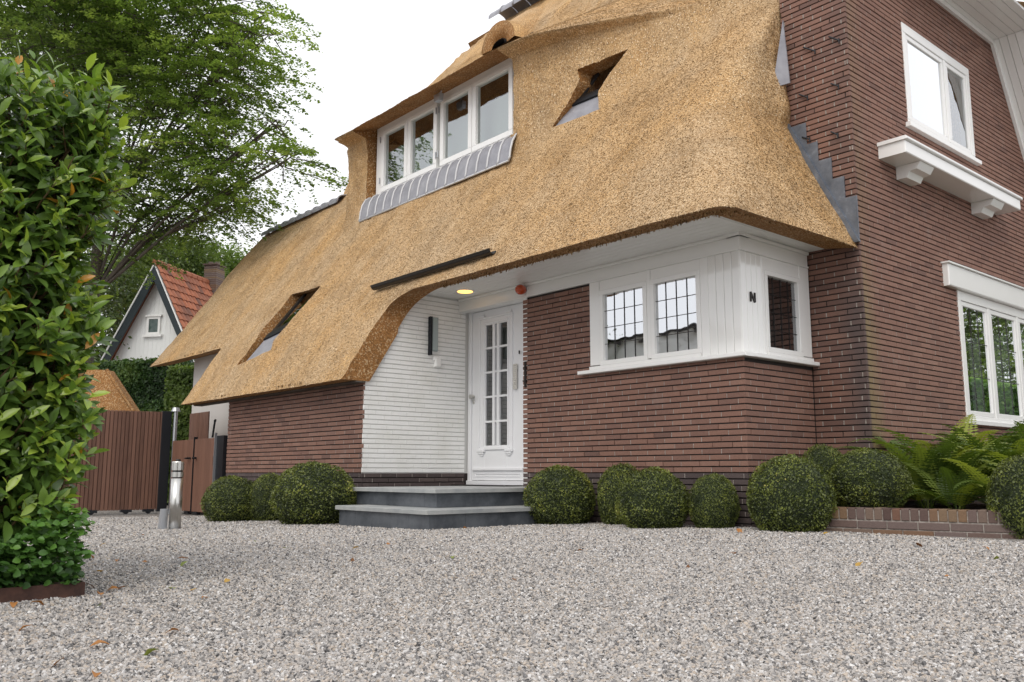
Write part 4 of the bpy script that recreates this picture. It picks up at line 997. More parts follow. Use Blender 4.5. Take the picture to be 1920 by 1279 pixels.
# ------------------------------------------------------------------ brick planter and bed
plt_ = thing('brick_planter', 'low brick planter wall edging the fern bed beside the house corner', 'planter', (-3.0, 6.35, 0), R(0))
ux = np.array((-2.45 + 3.53, .25, 0)); ux /= np.linalg.norm(ux); nrm = np.array((ux[1], -ux[0], 0))
mb = MB().frame((-3.53, 6.27, 0), ux, nrm)
z = .185
for i in range(int(2.9 / .0625)):
    u = -.45 + i * .0625; mb.bbox(u + .004, u + .0585, z - .085, z + random.uniform(-.003, .003), -.2, random.uniform(-.003, .003), .004, random.random())
for k, (zb_, L_) in enumerate(((.038, .21), (-.022, .21), (-.082, .21), (-.14, .21))):
    u = -.45 - (k % 2) * .105
    while u < 2.45:
        mb.bbox(u + .004, u + L_ - .005, zb_, zb_ + .052, -.1, random.uniform(-.004, .003), .004, random.random()); u += L_
mb.box(-.45, 2.44, -.2, .175, -.19, -.008, 0, 1)
keepw(mb.build('wall', None, mats=[M_PLANT, M_MORTAR]), plt_)
bed = [(-3.75, 6.42), (-3.4, 6.44), (-1.2, 6.9), (-1.2, 13.5), (-3.75, 13.5)]
V = []; F = []; nxb, nyb = 26, 60
for j in range(nyb):
    for i in range(nxb):
        x = -4.27 + 3.2 * i / (nxb - 1); y = 6.42 + 7.0 * j / (nyb - 1); V.append((x, y + max(0, (x + 3.5)) * .23, .150 + .03 * mnoise.noise(Vector((x * 5, y * 5, 0)))))
F = [(j * nxb + i, j * nxb + i + 1, (j + 1) * nxb + i + 1, (j + 1) * nxb + i) for j in range(nyb - 1) for i in range(nxb - 1)]
tag(obj('flower_bed', V, F, M_SOIL), kind='structure')

# ------------------------------------------------------------------ foliage helpers
def rand_dirs(n):
    v = RNG.normal(size=(n, 3)); return v / np.linalg.norm(v, axis=1)[:, None]
def leaves(P, N, size, aspect=.5, tones=None, shape='quad', jit=.8, droop=0):
    """leaf faces at points P, roughly facing N"""
    n = len(P); nrm = N + jit * rand_dirs(n); nrm /= np.linalg.norm(nrm, axis=1)[:, None]
    t = np.cross(nrm, rand_dirs(n)); t /= np.linalg.norm(t, axis=1)[:, None] + 1e-9; s = np.cross(nrm, t)
    L = (size * (.7 + .6 * RNG.random(n)))[:, None]; W = L * aspect
    if shape == 'quad':
        V = np.stack([P - t * L / 2, P + s * W / 2, P + t * L / 2, P - s * W / 2], 1); V[:, 1] += nrm * L * .06; V[:, 3] += nrm * L * .06
        k = np.arange(n)[:, None] * 4; F = k + np.array([[0, 1, 2, 3]]); rep = 4
    T = np.repeat(tones if tones is not None else RNG.random(n), rep)
    return V.reshape(-1, 3), F, T
def big_leaf(P, D, U, L, W, tones, fold=.25, curl=.25):
    """detailed leaf: base P, pointing D, top face U"""
    n = len(P); D = D / np.linalg.norm(D, axis=1)[:, None]; S = np.cross(D, U); S /= np.linalg.norm(S, axis=1)[:, None] + 1e-9; U = np.cross(S, D)
    st_ = [(0, .0), (.22, .34), (.5, .5), (.78, .36), (1., .0)]
    rows = []
    for (a, w_) in st_:
        c = P + D * (L * a)[:, None] - U * (L * curl * a * a)[:, None]
        if w_ == 0: rows.append(c)
        else:
            up = U * (W * w_ * 2 * fold)[:, None]; rows += [c - S * (W * w_)[:, None] + up, c, c + S * (W * w_)[:, None] + up]
    V = np.stack(rows, 1); k = np.arange(n)[:, None] * V.shape[1]
    tri = np.array([[0, 2, 1, 1], [0, 3, 2, 2], [9, 10, 11, 11], [9, 11, 10, 10]])
    q = [[1, 2, 5, 4], [2, 3, 6, 5], [4, 5, 8, 7], [5, 6, 9, 8]]
    Fq = (k[:, :, None] + np.array(q)[None]).reshape(-1, 4)
    Ft = (k[:, :, None] + np.array([[0, 2, 1], [0, 3, 2], [7, 8, 10], [8, 9, 10]])[None]).reshape(-1, 3)
    return V.reshape(-1, 3), Fq, Ft, np.repeat(tones, V.shape[1])
def leaf_obj(name, parts, mat, parent=None, smooth=True):
    V, F, T, b = [], [], [], 0
    for (v, fq, ft, t) in parts:
        V.append(v); T.append(t); F += [tuple(x) for x in (fq + b).tolist()] + [tuple(x) for x in (ft + b).tolist()]; b += len(v)
    return obj(name, np.concatenate(V), F, mat, parent, tone=np.concatenate(T), smooth=smooth)

# ------------------------------------------------------------------ clipped box balls
mm = NT('box_core'); mm.col((.022, .032, .012)).rough(.95); M_CORE = mm.m
def ball_mesh(seed, n=11500):
    rg = np.random.default_rng(seed); d = rg.normal(size=(n, 3)); d /= np.linalg.norm(d, axis=1)[:, None]
    d = d[d[:, 2] > -.80]; n = len(d)
    lump = np.array([mnoise.noise(Vector(v * 2.2 + seed)) * .06 + mnoise.noise(Vector(v * 6 + seed)) * .035 for v in d])
    r = 1 + lump - .09 * rg.random(n) ** 1.5 + np.where(rg.random(n) > .965, .05 * rg.random(n), 0); P = d * r[:, None]
    tn = np.clip(.35 + 2.0 * lump / .05 * .18 + .3 * rg.normal(size=n) * .6 + .22 * d[:, 2] * 0, 0, 1)
    V, F, T = leaves(P, d, .056, .6, tn, jit=1.1)
    return npmesh('foliage', V, F, L_BOX, tone=T)
def core_mesh():
    V, F = [], []; nu, nv = 18, 10
    for j in range(nv + 1):
        ph = math.pi * j / nv
        for i in range(nu): th = 2 * math.pi * i / nu; V.append((.91 * math.sin(ph) * math.cos(th), .91 * math.sin(ph) * math.sin(th), .91 * math.cos(ph)))
    for j in range(nv):
        for i in range(nu): F.append((j * nu + i, (j + 1) * nu + i, (j + 1) * nu + (i + 1) % nu, j * nu + (i + 1) % nu))
    return npmesh('core', V, F, M_CORE)
BMS = [ball_mesh(s) for s in (3, 11, 23, 31)]; CM = core_mesh()
def ball(px, wpx, top, base, depth, label, variant, grp='clipped round box bushes along the house', zg=None, shift=0):
    g = deep(px, base, depth); zb_ = gz(g[0]) if zg is None else zg
    dia = wpx * depth / FPX; ztop = deep(px, top, depth - dia * .2)[2]; h = ztop - zb_
    rz_ = h / 1.72; t = thing('box_bush', label, 'bush', (g[0], g[1], zb_), random.random() * 6, grp)
    for nm, me in (('foliage', BMS[variant]), ('inner_twigs', CM)):
        o = bpy.data.objects.new(nm, me); link(o, t); o.scale = (dia / 2 * .99, dia / 2 * .99, rz_); o.location = (0, 0, h - rz_ * 1.0); o.rotation_euler = (0, 0, 0)
    return t
ball(435, 112, 893, 973, 10.0, 'leftmost clipped box ball beside the low wooden gate', 0)
ball(503, 80, 888, 975, 9.95, 'small box ball half hidden between two larger ones left of the steps', 1)
ball(588, 160, 865, 979, 9.0, 'wide dome-shaped box bush directly left of the door steps', 2)
ball(1050, 136, 873, 980, 8.3, 'round box ball directly right of the door steps', 1)
ball(1168, 98, 868, 982, 8.05, 'box ball partly hidden behind the big one below the bay window', 3)
ball(1226, 138, 877, 996, 7.35, 'large box ball standing forward below the leaded bay window', 0)
ball(1340, 95, 888, 994, 7.2, 'smallest round box ball just left of the bay corner', 2)
ball(1486, 164, 853, 992, 6.75, 'largest box ball in front of the bay corner, left of the planter', 1)
ball(1547, 96, 832, 935, 7.35, 'box ball peeping up behind the largest one at the inner corner', 3, zg=.17)
ball(1633, 150, 840, 950, 6.85, 'dark box ball growing in the brick planter beside the ferns', 0, zg=.17)
ball(1940, 150, 848, 1024, 6.0, 'box ball cut off by the right edge in front of the planter end', 2)

# ------------------------------------------------------------------ ferns
def fern(loc, n, ln, label, seed):
    rg = np.random.default_rng(seed); V, F, T = [], [], []
    n = int(n * .8)
    for i in range(n):
        az = 2 * math.pi * (i / n) + rg.normal() * .25; rise = R(rg.uniform(42, 84)); L_ = 1.38 * ln * rg.uniform(.7, 1.08); tone = rg.uniform(.15, .95)
        droop = rg.uniform(.7, 1.35); h = np.array((math.cos(az), math.sin(az), 0)); side = np.array((-h[1], h[0], 0)); K = 26
        pts = []; p = np.array((0., 0, 0)) + h * .03; a = rise
        for k in range(K + 1):
            pts.append(p.copy()); a = rise - droop * (k / K) ** 1.6 * 1.5; p = p + (h * math.cos(a) + np.array((0, 0, math.sin(a)))) * L_ / K
        for k in range(4, K + 1):
            f_ = k / K; w_ = L_ * .25 * math.sin(min(1, (f_ - .08) / .3) * math.pi / 2) * (1 - f_) ** .75 + .004
            tan = pts[k] - pts[k - 1]; tan /= np.linalg.norm(tan); nn = np.cross(tan, side)
            for s in (-1, 1):
                d = side * s * .93 + tan * .38 - nn * s * 0 + np.array((0, 0, -.12 - .1 * rg.random())); d /= np.linalg.norm(d); wd = L_ / K * .62
                S = 3
                for q in range(S):               # little leaflets on both sides of each pinna
                    c0 = pts[k] + d * w_ * q / S; c1 = pts[k] + d * w_ * (q + 1.9) / (S + .9); ww = wd * (1 - .75 * q / S)
                    b = len(V); V += [c0, c0 + tan * ww + d * w_ * .12, c1, c0 - tan * ww + d * w_ * .12]; F.append((b, b + 1, b + 2, b + 3)); T += [min(1, tone + .1 * rg.random())] * 4
        for k in range(K):
            b = len(V); e_ = side * .003; V += [pts[k] - e_, pts[k] + e_, pts[k + 1] + e_, pts[k + 1] - e_]; F.append((b, b + 1, b + 2, b + 3)); T += [tone] * 4
    o = obj('fern', np.array(V), F, L_FERN, tone=T); o.location = loc; return tag(o, label, 'fern', 'ferns growing in the planter bed')
fern((-3.25, 7.28, .14), 26, .66, 'fern nearest the house corner, reaching up over the dark box ball', 1)
fern((-2.93, 7.05, .14), 20, .50, 'low pale fern arching over the planter edge', 2)
fern((-3.32, 8.0, .14), 30, .78, 'tall fern standing against the brick gable wall', 3)
fern((-2.75, 7.75, .14), 28, .70, 'broad fern in the middle of the planter bed', 4)
fern((-2.35, 7.35, .14), 24, .60, 'fern behind the rightmost box ball', 5)
fern((-3.3, 8.9, .14), 26, .80, 'fern below the left end of the lower gable window', 6)
fern((-2.6, 8.7, .14), 26, .76, 'farthest fern at the right edge below the gable window', 7)
fern((-3.45, 7.62, .14), 26, .74, 'fern leaning against the brick corner behind the planter ball', 9)
fern((-2.55, 6.98, .14), 20, .46, 'low fern spilling over the right end of the planter wall', 10)
fern((-3.0, 8.3, .14), 28, .82, 'tallest fern rising in front of the lower window sill', 11)
fern((-2.1, 8.1, .14), 24, .72, 'fern cut off by the right edge of the picture', 8)

# ------------------------------------------------------------------ laurel hedge, edging and ground cover
def laurel():
    hd = thing('laurel_hedge', 'tall glossy laurel hedge filling the left edge above a rusty steel border', 'hedge', (-4.0, .2, 0))
    rg = RNG; parts = []; br = MB()
    N = 5200
    # shoots near the faces of the block
    for face, cnt in (('x', 1750), ('y', 620), ('top', 420), ('in', 700)):
        yy = .95 - 2.25 * rg.random(cnt) ** 1.25; zz = .24 + 1.66 * rg.random(cnt); xx = -3.55 - 1.0 * rg.random(cnt)
        if face == 'x': xx = -3.56 - .14 * rg.random(cnt) ** 1.3; out = np.tile((1., .15, .1), (cnt, 1))
        if face == 'y': yy = .93 - .12 * rg.random(cnt) - .05 * np.clip((1.3 - zz) / 1., 0, 1); out = np.tile((.25, 1., .1), (cnt, 1))
        if face == 'top': zz = 1.84 + .10 * rg.random(cnt); out = np.tile((.2, .1, 1.), (cnt, 1))
        if face == 'in': out = np.tile((.6, .4, .2), (cnt, 1)); xx = -3.7 - .25 * rg.random(cnt)
        low = np.clip((.60 - zz) / .4, 0, 1); yy = yy - .06 * low * (rg.random(cnt) < 2)
        P = np.stack([xx, yy, zz], 1); bulge = np.array([mnoise.noise(Vector((0, p[1] * 2.2, p[2] * 2.2))) for p in P]); P[:, 0] += .10 * bulge
        P[:, 1] += np.where(face == 'y', .13, .05) * np.array([mnoise.noise(Vector((3, 1, p[2] * 2.8))) for p in P])
        D0 = out + .55 * rand_dirs(cnt) + np.array((0, 0, .55)); D0 /= np.linalg.norm(D0, axis=1)[:, None]
        k = 6; sl_ = .05 + .07 * rg.random(cnt)
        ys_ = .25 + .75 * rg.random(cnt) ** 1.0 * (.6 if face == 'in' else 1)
        for j in range(k):
            f_ = j / (k - 1); base = P + D0 * (sl_ * f_)[:, None]
            a = j * 2.4 + rg.random(cnt) * 1.2; e1 = np.cross(D0, (0.1, .2, 1.)); e1 /= np.linalg.norm(e1, axis=1)[:, None]; e2 = np.cross(D0, e1)
            rad = e1 * np.cos(a)[:, None] + e2 * np.sin(a)[:, None]; d = rad * (1 - .45 * f_) + D0 * (.35 + .75 * f_)
            d[:, 2] -= .12 * (1 - f_); L_ = (.062 + .045 * rg.random(cnt)) * (1 - .25 * f_)
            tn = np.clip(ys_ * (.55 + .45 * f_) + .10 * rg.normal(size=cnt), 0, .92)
            odd = rg.random(cnt); tn = np.where(odd > .988, .97, tn)
            keepm = rg.random(cnt) > .12
            parts.append(big_leaf(base[keepm], d[keepm], (D0 + np.array((.3, 0, .6)))[keepm], L_[keepm], (L_ * (.36 + .08 * rg.random(cnt)))[keepm], tn[keepm], .16, .22))
        for i in range(0, cnt, 3):
            br.tube([P[i] - D0[i] * .12 - (.08, 0, .06), P[i], P[i] + D0[i] * sl_[i]], [.005, .0035, .002], 4, caps=False)
    for i in range(26):
        x, y = random.uniform(-4.2, -3.72), random.uniform(-.9, .85); z = 0; pts = [(x, y, 0)]
        while z < 1.7: z += .28; x += random.gauss(0, .03); y += random.gauss(0, .03); pts.append((x, y, z))
        br.tube(pts, list(np.linspace(.016, .006, len(pts))), 5, caps=False)
    keepw(leaf_obj('foliage', parts, L_LAUREL), hd); keepw(br.build('branches', M_TWIG), hd)
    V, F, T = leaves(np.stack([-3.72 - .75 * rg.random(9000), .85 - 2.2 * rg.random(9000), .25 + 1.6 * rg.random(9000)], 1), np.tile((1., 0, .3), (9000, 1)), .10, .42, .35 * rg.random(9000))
    keepw(obj('inner_foliage', V, F, L_LAUREL, tone=T), hd)
laurel()
ed = thing('steel_edging', 'low rusty steel border strip at the foot of the laurel hedge', 'edging', (-3.5, .2, 0))
mb = mbs(-3.47); mb.box(-1.8, .97, -.03, .052, -.006, 0); mb.frame((0, .97, 0), (-1, 0, 0), (0, 1, 0)); mb.box(3.476, 4.7, -.03, .052, -.006, 0)
keepw(mb.build('strip', M_CORTEN), ed)
V = [(-3.476, -1.8, .035), (-3.476, .962, .035), (-4.7, .962, .035), (-4.7, -1.8, .035)]; tag(obj('hedge_soil', V, [(0, 1, 2, 3)], M_SOIL), kind='structure')
def cover():
    n = 5200; x = -3.47 - .5 * RNG.random(n) ** 1.2; y = .97 - 1.3 * RNG.random(n); h = .05 + (.16 + .14 * np.sin(y * 9) ** 2) * RNG.random(n); parts = []
    x += .05 * RNG.random(n) * (h > .1)
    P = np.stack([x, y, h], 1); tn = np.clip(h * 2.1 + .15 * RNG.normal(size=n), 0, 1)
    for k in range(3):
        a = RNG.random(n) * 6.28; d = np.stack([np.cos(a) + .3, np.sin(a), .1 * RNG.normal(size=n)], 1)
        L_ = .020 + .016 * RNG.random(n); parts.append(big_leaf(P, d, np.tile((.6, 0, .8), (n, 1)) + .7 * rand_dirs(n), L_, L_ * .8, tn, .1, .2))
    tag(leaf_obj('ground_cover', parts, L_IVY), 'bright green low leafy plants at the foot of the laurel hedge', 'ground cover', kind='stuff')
cover()

# ------------------------------------------------------------------ trees
def tree(name, label, base, lobes, ncl, leaf, mat, trunk=None, group=None, per=34, flat=.35, spread=.5, lobes_twigs=3, spray=0):
    t = thing(name, label, 'tree', tuple(base), 0, group)
    tb = MB(); b0 = np.array(base, float)
    top = np.array(trunk[0] if trunk else lobes[0][0]); r0 = trunk[1] if trunk else .2
    K = 8; tp_ = [b0 + (top - b0) * k / K + np.array((math.sin(k * 1.3) * .12, math.cos(k * 1.7) * .12, 0)) * (k / K) for k in range(K + 1)]
    tb.tube(tp_, list(np.linspace(r0, r0 * .35, K + 1)), 10)
    w_ = np.array([l[1][0] * l[1][1] * l[1][2] for l in lobes]) ** .8; w_ /= w_.sum(); C, Rd = [], []
    for (c, r) in lobes:
        c = np.array(c); k = min(K, max(4, int(K * .25 + K * .6 * max(0, min(1, (c[2] - b0[2] - 1) / (top[2] - b0[2] + .1)))))); s = tp_[k - 1]
        mid = (s + c) / 2 + (0, 0, .25)
        tb.tube([s, mid, c], [r0 * .22, r0 * .15, r0 * .08], 6, caps=False)
        for q in range(lobes_twigs):
            e_ = c + rand_dirs(1)[0] * np.array(r) * .75; m_ = (c + e_) / 2 + rand_dirs(1)[0] * .1; tb.tube([mid if q % 2 else c, m_, e_], [r0 * .12, r0 * .07, .012], 5, caps=False)
    idx = RNG.choice(len(lobes), ncl, p=w_); d = rand_dirs(ncl); rr = RNG.random(ncl) ** .38
    cc = np.array([lobes[i][0] for i in idx]); rd = np.array([lobes[i][1] for i in idx])
    ctr = cc + d * rr[:, None] * rd
    nl = per; P = np.repeat(ctr, nl, 0); n = len(P)
    tilt = np.repeat(d * .35, nl, 0); lu = RNG.normal(size=(n, 3)) * np.array((spread, spread, spread * flat)) * .5
    lu[:, 2] += -(np.abs(lu[:, 0]) + np.abs(lu[:, 1])) * .25 + (lu[:, 0] * tilt[:, 0] + lu[:, 1] * tilt[:, 1]) * .8
    P = P + lu
    if spray:
        h = d * (1, 1, .25) + .55 * rand_dirs(ncl) * (1, 1, .3); h[:, 2] -= .18; h /= np.linalg.norm(h, axis=1)[:, None]
        sd_ = np.cross(h, (0, 0, 1.)); sd_ /= np.linalg.norm(sd_, axis=1)[:, None]; Ls = spray * (.6 + .8 * RNG.random(ncl))
        t_ = RNG.random((ncl, nl)) ** .8; k_ = (RNG.random((ncl, nl)) * 2 - 1) * (1.05 - t_) * .42
        k_ += .03 * RNG.normal(size=(ncl, nl)); zz_ = -.16 * t_ ** 2 - .25 * np.abs(k_) + .03 * RNG.normal(size=(ncl, nl))
        P = (ctr[:, None] + h[:, None] * (t_ * Ls[:, None])[..., None] + sd_[:, None] * (k_ * Ls[:, None])[..., None] + np.array((0, 0, 1.)) * (zz_ * Ls[:, None])[..., None]).reshape(-1, 3)
        for i in range(0, ncl, 3): tb.tube([ctr[i] - h[i] * .25, ctr[i], ctr[i] + h[i] * Ls[i] * .8 - (0, 0, .1 * Ls[i])], [.014, .010, .004], 3, caps=False)
    ct = np.repeat(np.clip(.5 + .25 * RNG.normal(size=ncl), 0, 1), nl); tn = np.clip(ct * .75 + .25 * RNG.random(n), 0, 1)
    V, F, T = leaves(P, np.tile((0, 0, 1.), (n, 1)), leaf, .62, tn, jit=.55 if spray else .9)
    keepw(obj('crown', V, F, mat, tone=T), t); keepw(tb.build('trunk', M_BARK, smooth=True), t); return t
def lob(px, py, D, r): return (tuple(deep(px, py, D)), r)
D1 = 17
bt = deep(150, 880, D1); 
tree('beech_tree', 'big leafy green tree towering behind the laurel hedge at the upper left', (bt[0], bt[1], -.18),
     [lob(60, -60, D1, (2.2, 2.2, 1.6)), lob(230, -20, D1, (2.0, 2.0, 1.4)), lob(390, 20, D1, (1.3, 1.3, .8)), lob(330, 110, D1, (1.5, 1.5, 1.0)), lob(470, 60, D1 - .4, (.75, .75, .5)),
      lob(420, 160, D1 - .5, (1.1, 1.1, .75)), lob(300, 220, D1, (1.5, 1.5, 1.0)), lob(440, 290, D1 - .8, (1.1, 1.1, .6)), lob(525, 310, D1 - 1, (.75, .75, .32)), lob(335, 330, D1, (1.2, 1.2, .8)),
      lob(280, 385, D1, (1.1, 1.1, .65)), lob(440, 375, D1 - .6, (.7, .7, .3)), lob(100, 90, D1, (2.0, 2.0, 1.2)), lob(515, 235, D1 - 1, (.45, .45, .25)), lob(190, 440, D1, (.8, .8, .5)), lob(375, 395, D1, (.8, .8, .4)), lob(330, 425, D1, (.6, .6, .3)), lob(180, 380, D1, (1.2, 1.2, 1.0))],
     2300, .068, L_BEECH, trunk=(deep(222, -100, D1), .15), per=78, spray=.75, spread=.62, flat=.13, lobes_twigs=7)
bt = deep(60, 880, 26)
tree('tree', 'dark tree filling the gaps behind the hedge top at far left', (bt[0], bt[1], -.18), [lob(40, 60, 26, (3.4, 3.4, 2.4)), lob(150, 200, 26, (3.0, 3.0, 2.6)), lob(60, 420, 26, (3.5, 3.5, 3.5)), lob(110, 560, 26, (2, 2, 2))], 900, .13, L_DARKT,
     trunk=(deep(60, 0, 26), .3), per=30, spread=.9)
G_BT = 'trees standing behind the neighbouring house'
for (px, py, D, r, mt, lab) in ((215, 560, 36, (2.6, 2.6, 3.2), L_DARKT, 'dark tree left of the neighbour house gable'), (300, 500, 40, (2.6, 2.6, 1.6), L_DARKT, 'dark tree directly behind the gable peak'),
                                (350, 495, 42, (2.3, 2.3, 1.3), L_PALET, 'pale green tree above the red tiled roof'), (405, 505, 44, (2.0, 2.0, 1.5), L_PALET, 'light green tree behind the brick chimney'),
                                (250, 640, 38, (3, 3, 3), L_DARKT, 'shaded tree low behind the neighbour house')):
    b_ = deep(px, 885, D); c_ = deep(px, py, D)
    tree('tree', lab, (b_[0], b_[1], -.18), [(tuple(c_), r), (tuple(c_ - (0, 0, r[2] * .9)), (r[0] * 1.1, r[1] * 1.1, r[2])), (tuple(c_ + (r[0] * .5, 0, r[2] * .3)), (r[0] * .5, r[1] * .5, r[2] * .5))], 520, .16, mt, trunk=(c_, .25), group=G_BT, per=26, spread=.9)

# ------------------------------------------------------------------ gates and fence
FG = 'wooden gates at the left of the house'
A_ = deep(312, 776, 13.7); A_ = np.array((A_[0], A_[1], 0)); B_ = deep(150, 770, 13.0); B_ = np.array((B_[0], B_[1], 0))
gl_ = A_ - B_; Lg = np.linalg.norm(gl_); gu = gl_ / Lg; gn = np.array((gu[1], -gu[0], 0)); gb = -.17
gate = thing('driveway_gate', 'tall brown wooden sliding gate of narrow vertical boards behind the hedge', 'gate', (B_[0], B_[1], gb))
def gf(): return MB().frame((B_[0], B_[1], 0), gu, gn)
mb = gf(); u = -1.2; 
while u < Lg - .06: mb.bbox(u, u + .048, gb + .06, 1.385, -.02, random.uniform(-.002, .002), .004, random.random() * .7); u += .056
mb.box(-1.2, Lg - .06, gb + .08, 1.37, -.05, -.022, 0)
keepw(mb.build('slat_panel', M_FENCE), gate)
mb = gf(); mb.bbox(Lg - .06, Lg + .08, gb + .03, 1.40, -.08, .02); keepw(mb.build('frame', M_BLACK), gate)
for u in (.25, 1.05, Lg - .5):
    mb = gf(); mb.tube([(u, gb + .04, -.05), (u, gb + .04, .0)], .04, 10); mb.box(u - .08, u + .08, gb + .03, gb + .07, -.06, .01); keepw(mb.build('wheel', M_BLACK), gate)
pp = A_ + gu * .19
mb = MB(); mb.tube([(pp[0], pp[1] - .05, -.2), (pp[0], pp[1] - .05, 1.42)], .032, 10); mb.tube([(pp[0], pp[1] - .05, 1.4), (pp[0] - .0, pp[1] - .05, 1.46)], [.07, .05], 10)
tag(mb.build('gate_post', M_GALV), 'thin galvanised post at the right end of the tall gate', 'gate post')
mb = MB().frame((pp[0] + .06, pp[1] + .15, 0), (1, 0, 0), (0, -1, 0)); u = 0
while u < .75: mb.bbox(u, u + .05, -.15, 1.37, -.02, 0, .004, random.random() * .5); u += .058
tag(mb.build('fence_panel', M_FENCE), 'short brown fence panel between the gate post and the plastered wall', 'fence')
for (x0, x1, lab) in ((-13.78, -12.92, 'left leaf of the low brown double gate'), (-12.89, -12.06, 'right leaf of the low brown double gate beside the brick corner')):
    g = thing('garden_gate', lab, 'gate', (x0, 4.98, -.16), 0, FG)
    mb = mbf(4.98); u = x0
    while u < x1 - .02: mb.bbox(u, min(u + .098, x1), -.11, .935, -.03, 0, .003, .5 + random.random() * .4); u += .10
    keepw(mb.build('board_panel', M_FENCE), g)
    mb = mbf(4.98)
    if x0 < -13: mb.box(x1 - .004, x1 + .012, -.13, .97, -.04, .006); mb.tube([(x1 - .10, .66, .0), (x1 - .10, .66, .06)], .015, 8); mb.tube([(x1 - .10, .66, .05), (x1 - .19, .66, .05)], .011, 8)
    else: mb.box(x0 - .004, x0 + .008, -.13, .97, -.04, .006); mb.tube([(x0 + .09, .66, .0), (x0 + .09, .66, .06)], .015, 8); mb.tube([(x0 + .09, .66, .05), (x0 + .17, .66, .05)], .011, 8); mb.box(x1 - .06, x1, .55, .68, 0, .03)
    keepw(mb.build('latch', M_BLACK), g)
    for u in (x0 + .15, x1 - .15):
        mb = mbf(4.98); mb.box(u - .07, u + .07, -.15, -.108, -.05, .01); keepw(mb.build('foot', M_BLACK), g)
mb = mbf(4.96); mb.box(-12.04, -11.80, -.2, .96, -.12, 0); tag(mb.build('gate_post', M_BLACK), 'black steel post between the low gate and the brick corner', 'gate post')
mb = mbf(4.94); mb.box(-12.055, -12.035, -.2, 1.0, -.02, .01); tag(mb.build('gate_hinge_bar', M_GALV), 'grey galvanised bar on the left edge of the black post', 'gate post')
mb = mbf(5.05); mb.tube([(-12.42, .95, 0), (-12.36, 1.18, 0)], .014, 8); mb.tube([(-12.36, 1.18, 0), (-12.34, 1.20, 0)], [.02, .016], 8); tag(mb.build('tool_handle', M_BLACK), 'dark handle sticking up behind the low gate', 'tool handle')

# ------------------------------------------------------------------ bollard
bp = deep(327, 996, 8.15); bz = gz(bp[0])
bo = thing('bollard_light', 'round stainless steel bollard lamp standing in the gravel before the gate', 'bollard', (bp[0], bp[1], bz))
mb = MB(); mb.tube([(0, 0, 0), (0, 0, .47)], .054, 28, caps=True); sub(mb.build('post', M_STEEL, smooth=True), bo)
mb = MB(); mb.tube([(0, 0, .472), (0, 0, .482)], .045, 20); mb.tube([(0, 0, .53), (0, 0, .545)], .045, 20); sub(mb.build('gap_ring', M_BLACK), bo)
mb = MB(); mb.tube([(0, 0, .483), (0, 0, .53)], .054, 28); mb.tube([(0, 0, .546), (0, 0, .62), (0, 0, .628)], [.054, .054, .05], 28); sub(mb.build('cap', M_STEEL, smooth=False), bo)
mb = MB(); mb.tube([(0, 0, .628), (0, 0, .65), (0, 0, .645)], [.022, .02, .008], 12); sub(mb.build('sensor', M_DARK, smooth=True), bo)
mb = MB(); mb.tube([(0, 0, -.01), (0, 0, .008)], .085, 20); sub(mb.build('base_plate', M_GALV), bo)
mb = MB().frame((bp[0] - .07, bp[1] - .08, bz), (1, 0, 0), (0, -1, 0)); mb.poly([(-.06, 0), (.02, 0), (.02, .19), (-.02, .19)], -.03, .03)
tag(mb.build('ground_stake', M_GALV), 'short grey stub at the left foot of the steel bollard', 'stake')

# ------------------------------------------------------------------ neighbour house
DN = 26.0; Ap = deep(290, 497, DN); az = R(126.8); rd_ = np.array((math.cos(az), math.sin(az), 0)); wd_ = np.array((rd_[1], -rd_[0], 0))
nb_ = thing('neighbour_house', 'white boarded gable house with dark trim and orange tiled roof beyond the gate', 'house', (Ap[0], Ap[1], -.2))
Lf = hit(203, 655, Ap, rd_); Rt = hit(337, 612, Ap, rd_)
ul, vl = (Lf - Ap) @ wd_, Lf[2] - Ap[2]; ur, vr = (Rt - Ap) @ wd_, Rt[2] - Ap[2]
sl_l, sl_r = vl / ul, vr / ur                       # slopes (left positive, right negative)
def nf(off=0): return MB().frame(Ap + rd_ * off, wd_, -rd_)
zbot = hit(260, 690, Ap, rd_)[2] - Ap[2]; zgr = -.2 - Ap[2]
# gable boards
mb = nf(.35); u = (zbot) / sl_l
u0, u1 = zbot / sl_l, zbot / sl_r
u = u0
while u < u1 - .02:
    a, b_ = u, min(u + .14, u1); f = lambda q: q * (sl_l if q < 0 else sl_r) - .12
    pts = [(a + .002, zbot), (b_ - .002, zbot), (b_ - .002, max(zbot + .001, f(b_))), (a + .002, max(zbot + .001, f(a)))]
    if a < 0 < b_: pts.insert(3, (0, -.12))
    mb.poly(pts, -.03, 0); u += .14
mb.box(u0 - .05, u1 + .05, zbot - .10, zbot - .005, -.04, .03)
keepw(mb.build('gable_wall', M_BOARD), nb_)
mb = nf(.40); mb.poly([(u0, zgr), (u1, zgr), (u1, zbot), (0, -.3), (u0, zbot)], -.2, -.05); keepw(mb.build('wall', M_PLASTER), nb_)
mb = nf(); w_ = .27; e0, e1 = u0 * 1.08, u1 * 1.08
mb.poly([(0, 0), (e0, e0 * sl_l), (e0 + .10, e0 * sl_l - .22), (0, -w_ * 1.7)], -.06, 0); mb.poly([(0, 0), (0, -w_ * 1.7), (e1 - .09, e1 * sl_r - .22), (e1, e1 * sl_r)], -.06, .0)
keepw(mb.build('bargeboard', M_DGREEN), nb_)
mb = nf(); mb.poly([(0, .06), (e0 - .03, e0 * sl_l + .03), (e0, e0 * sl_l), (0, 0)], -.1, .03); mb.poly([(0, .06), (0, 0), (e1, e1 * sl_r), (e1 + .03, e1 * sl_r + .03)], -.1, .03); keepw(mb.build('verge_trim', M_WHITE), nb_)
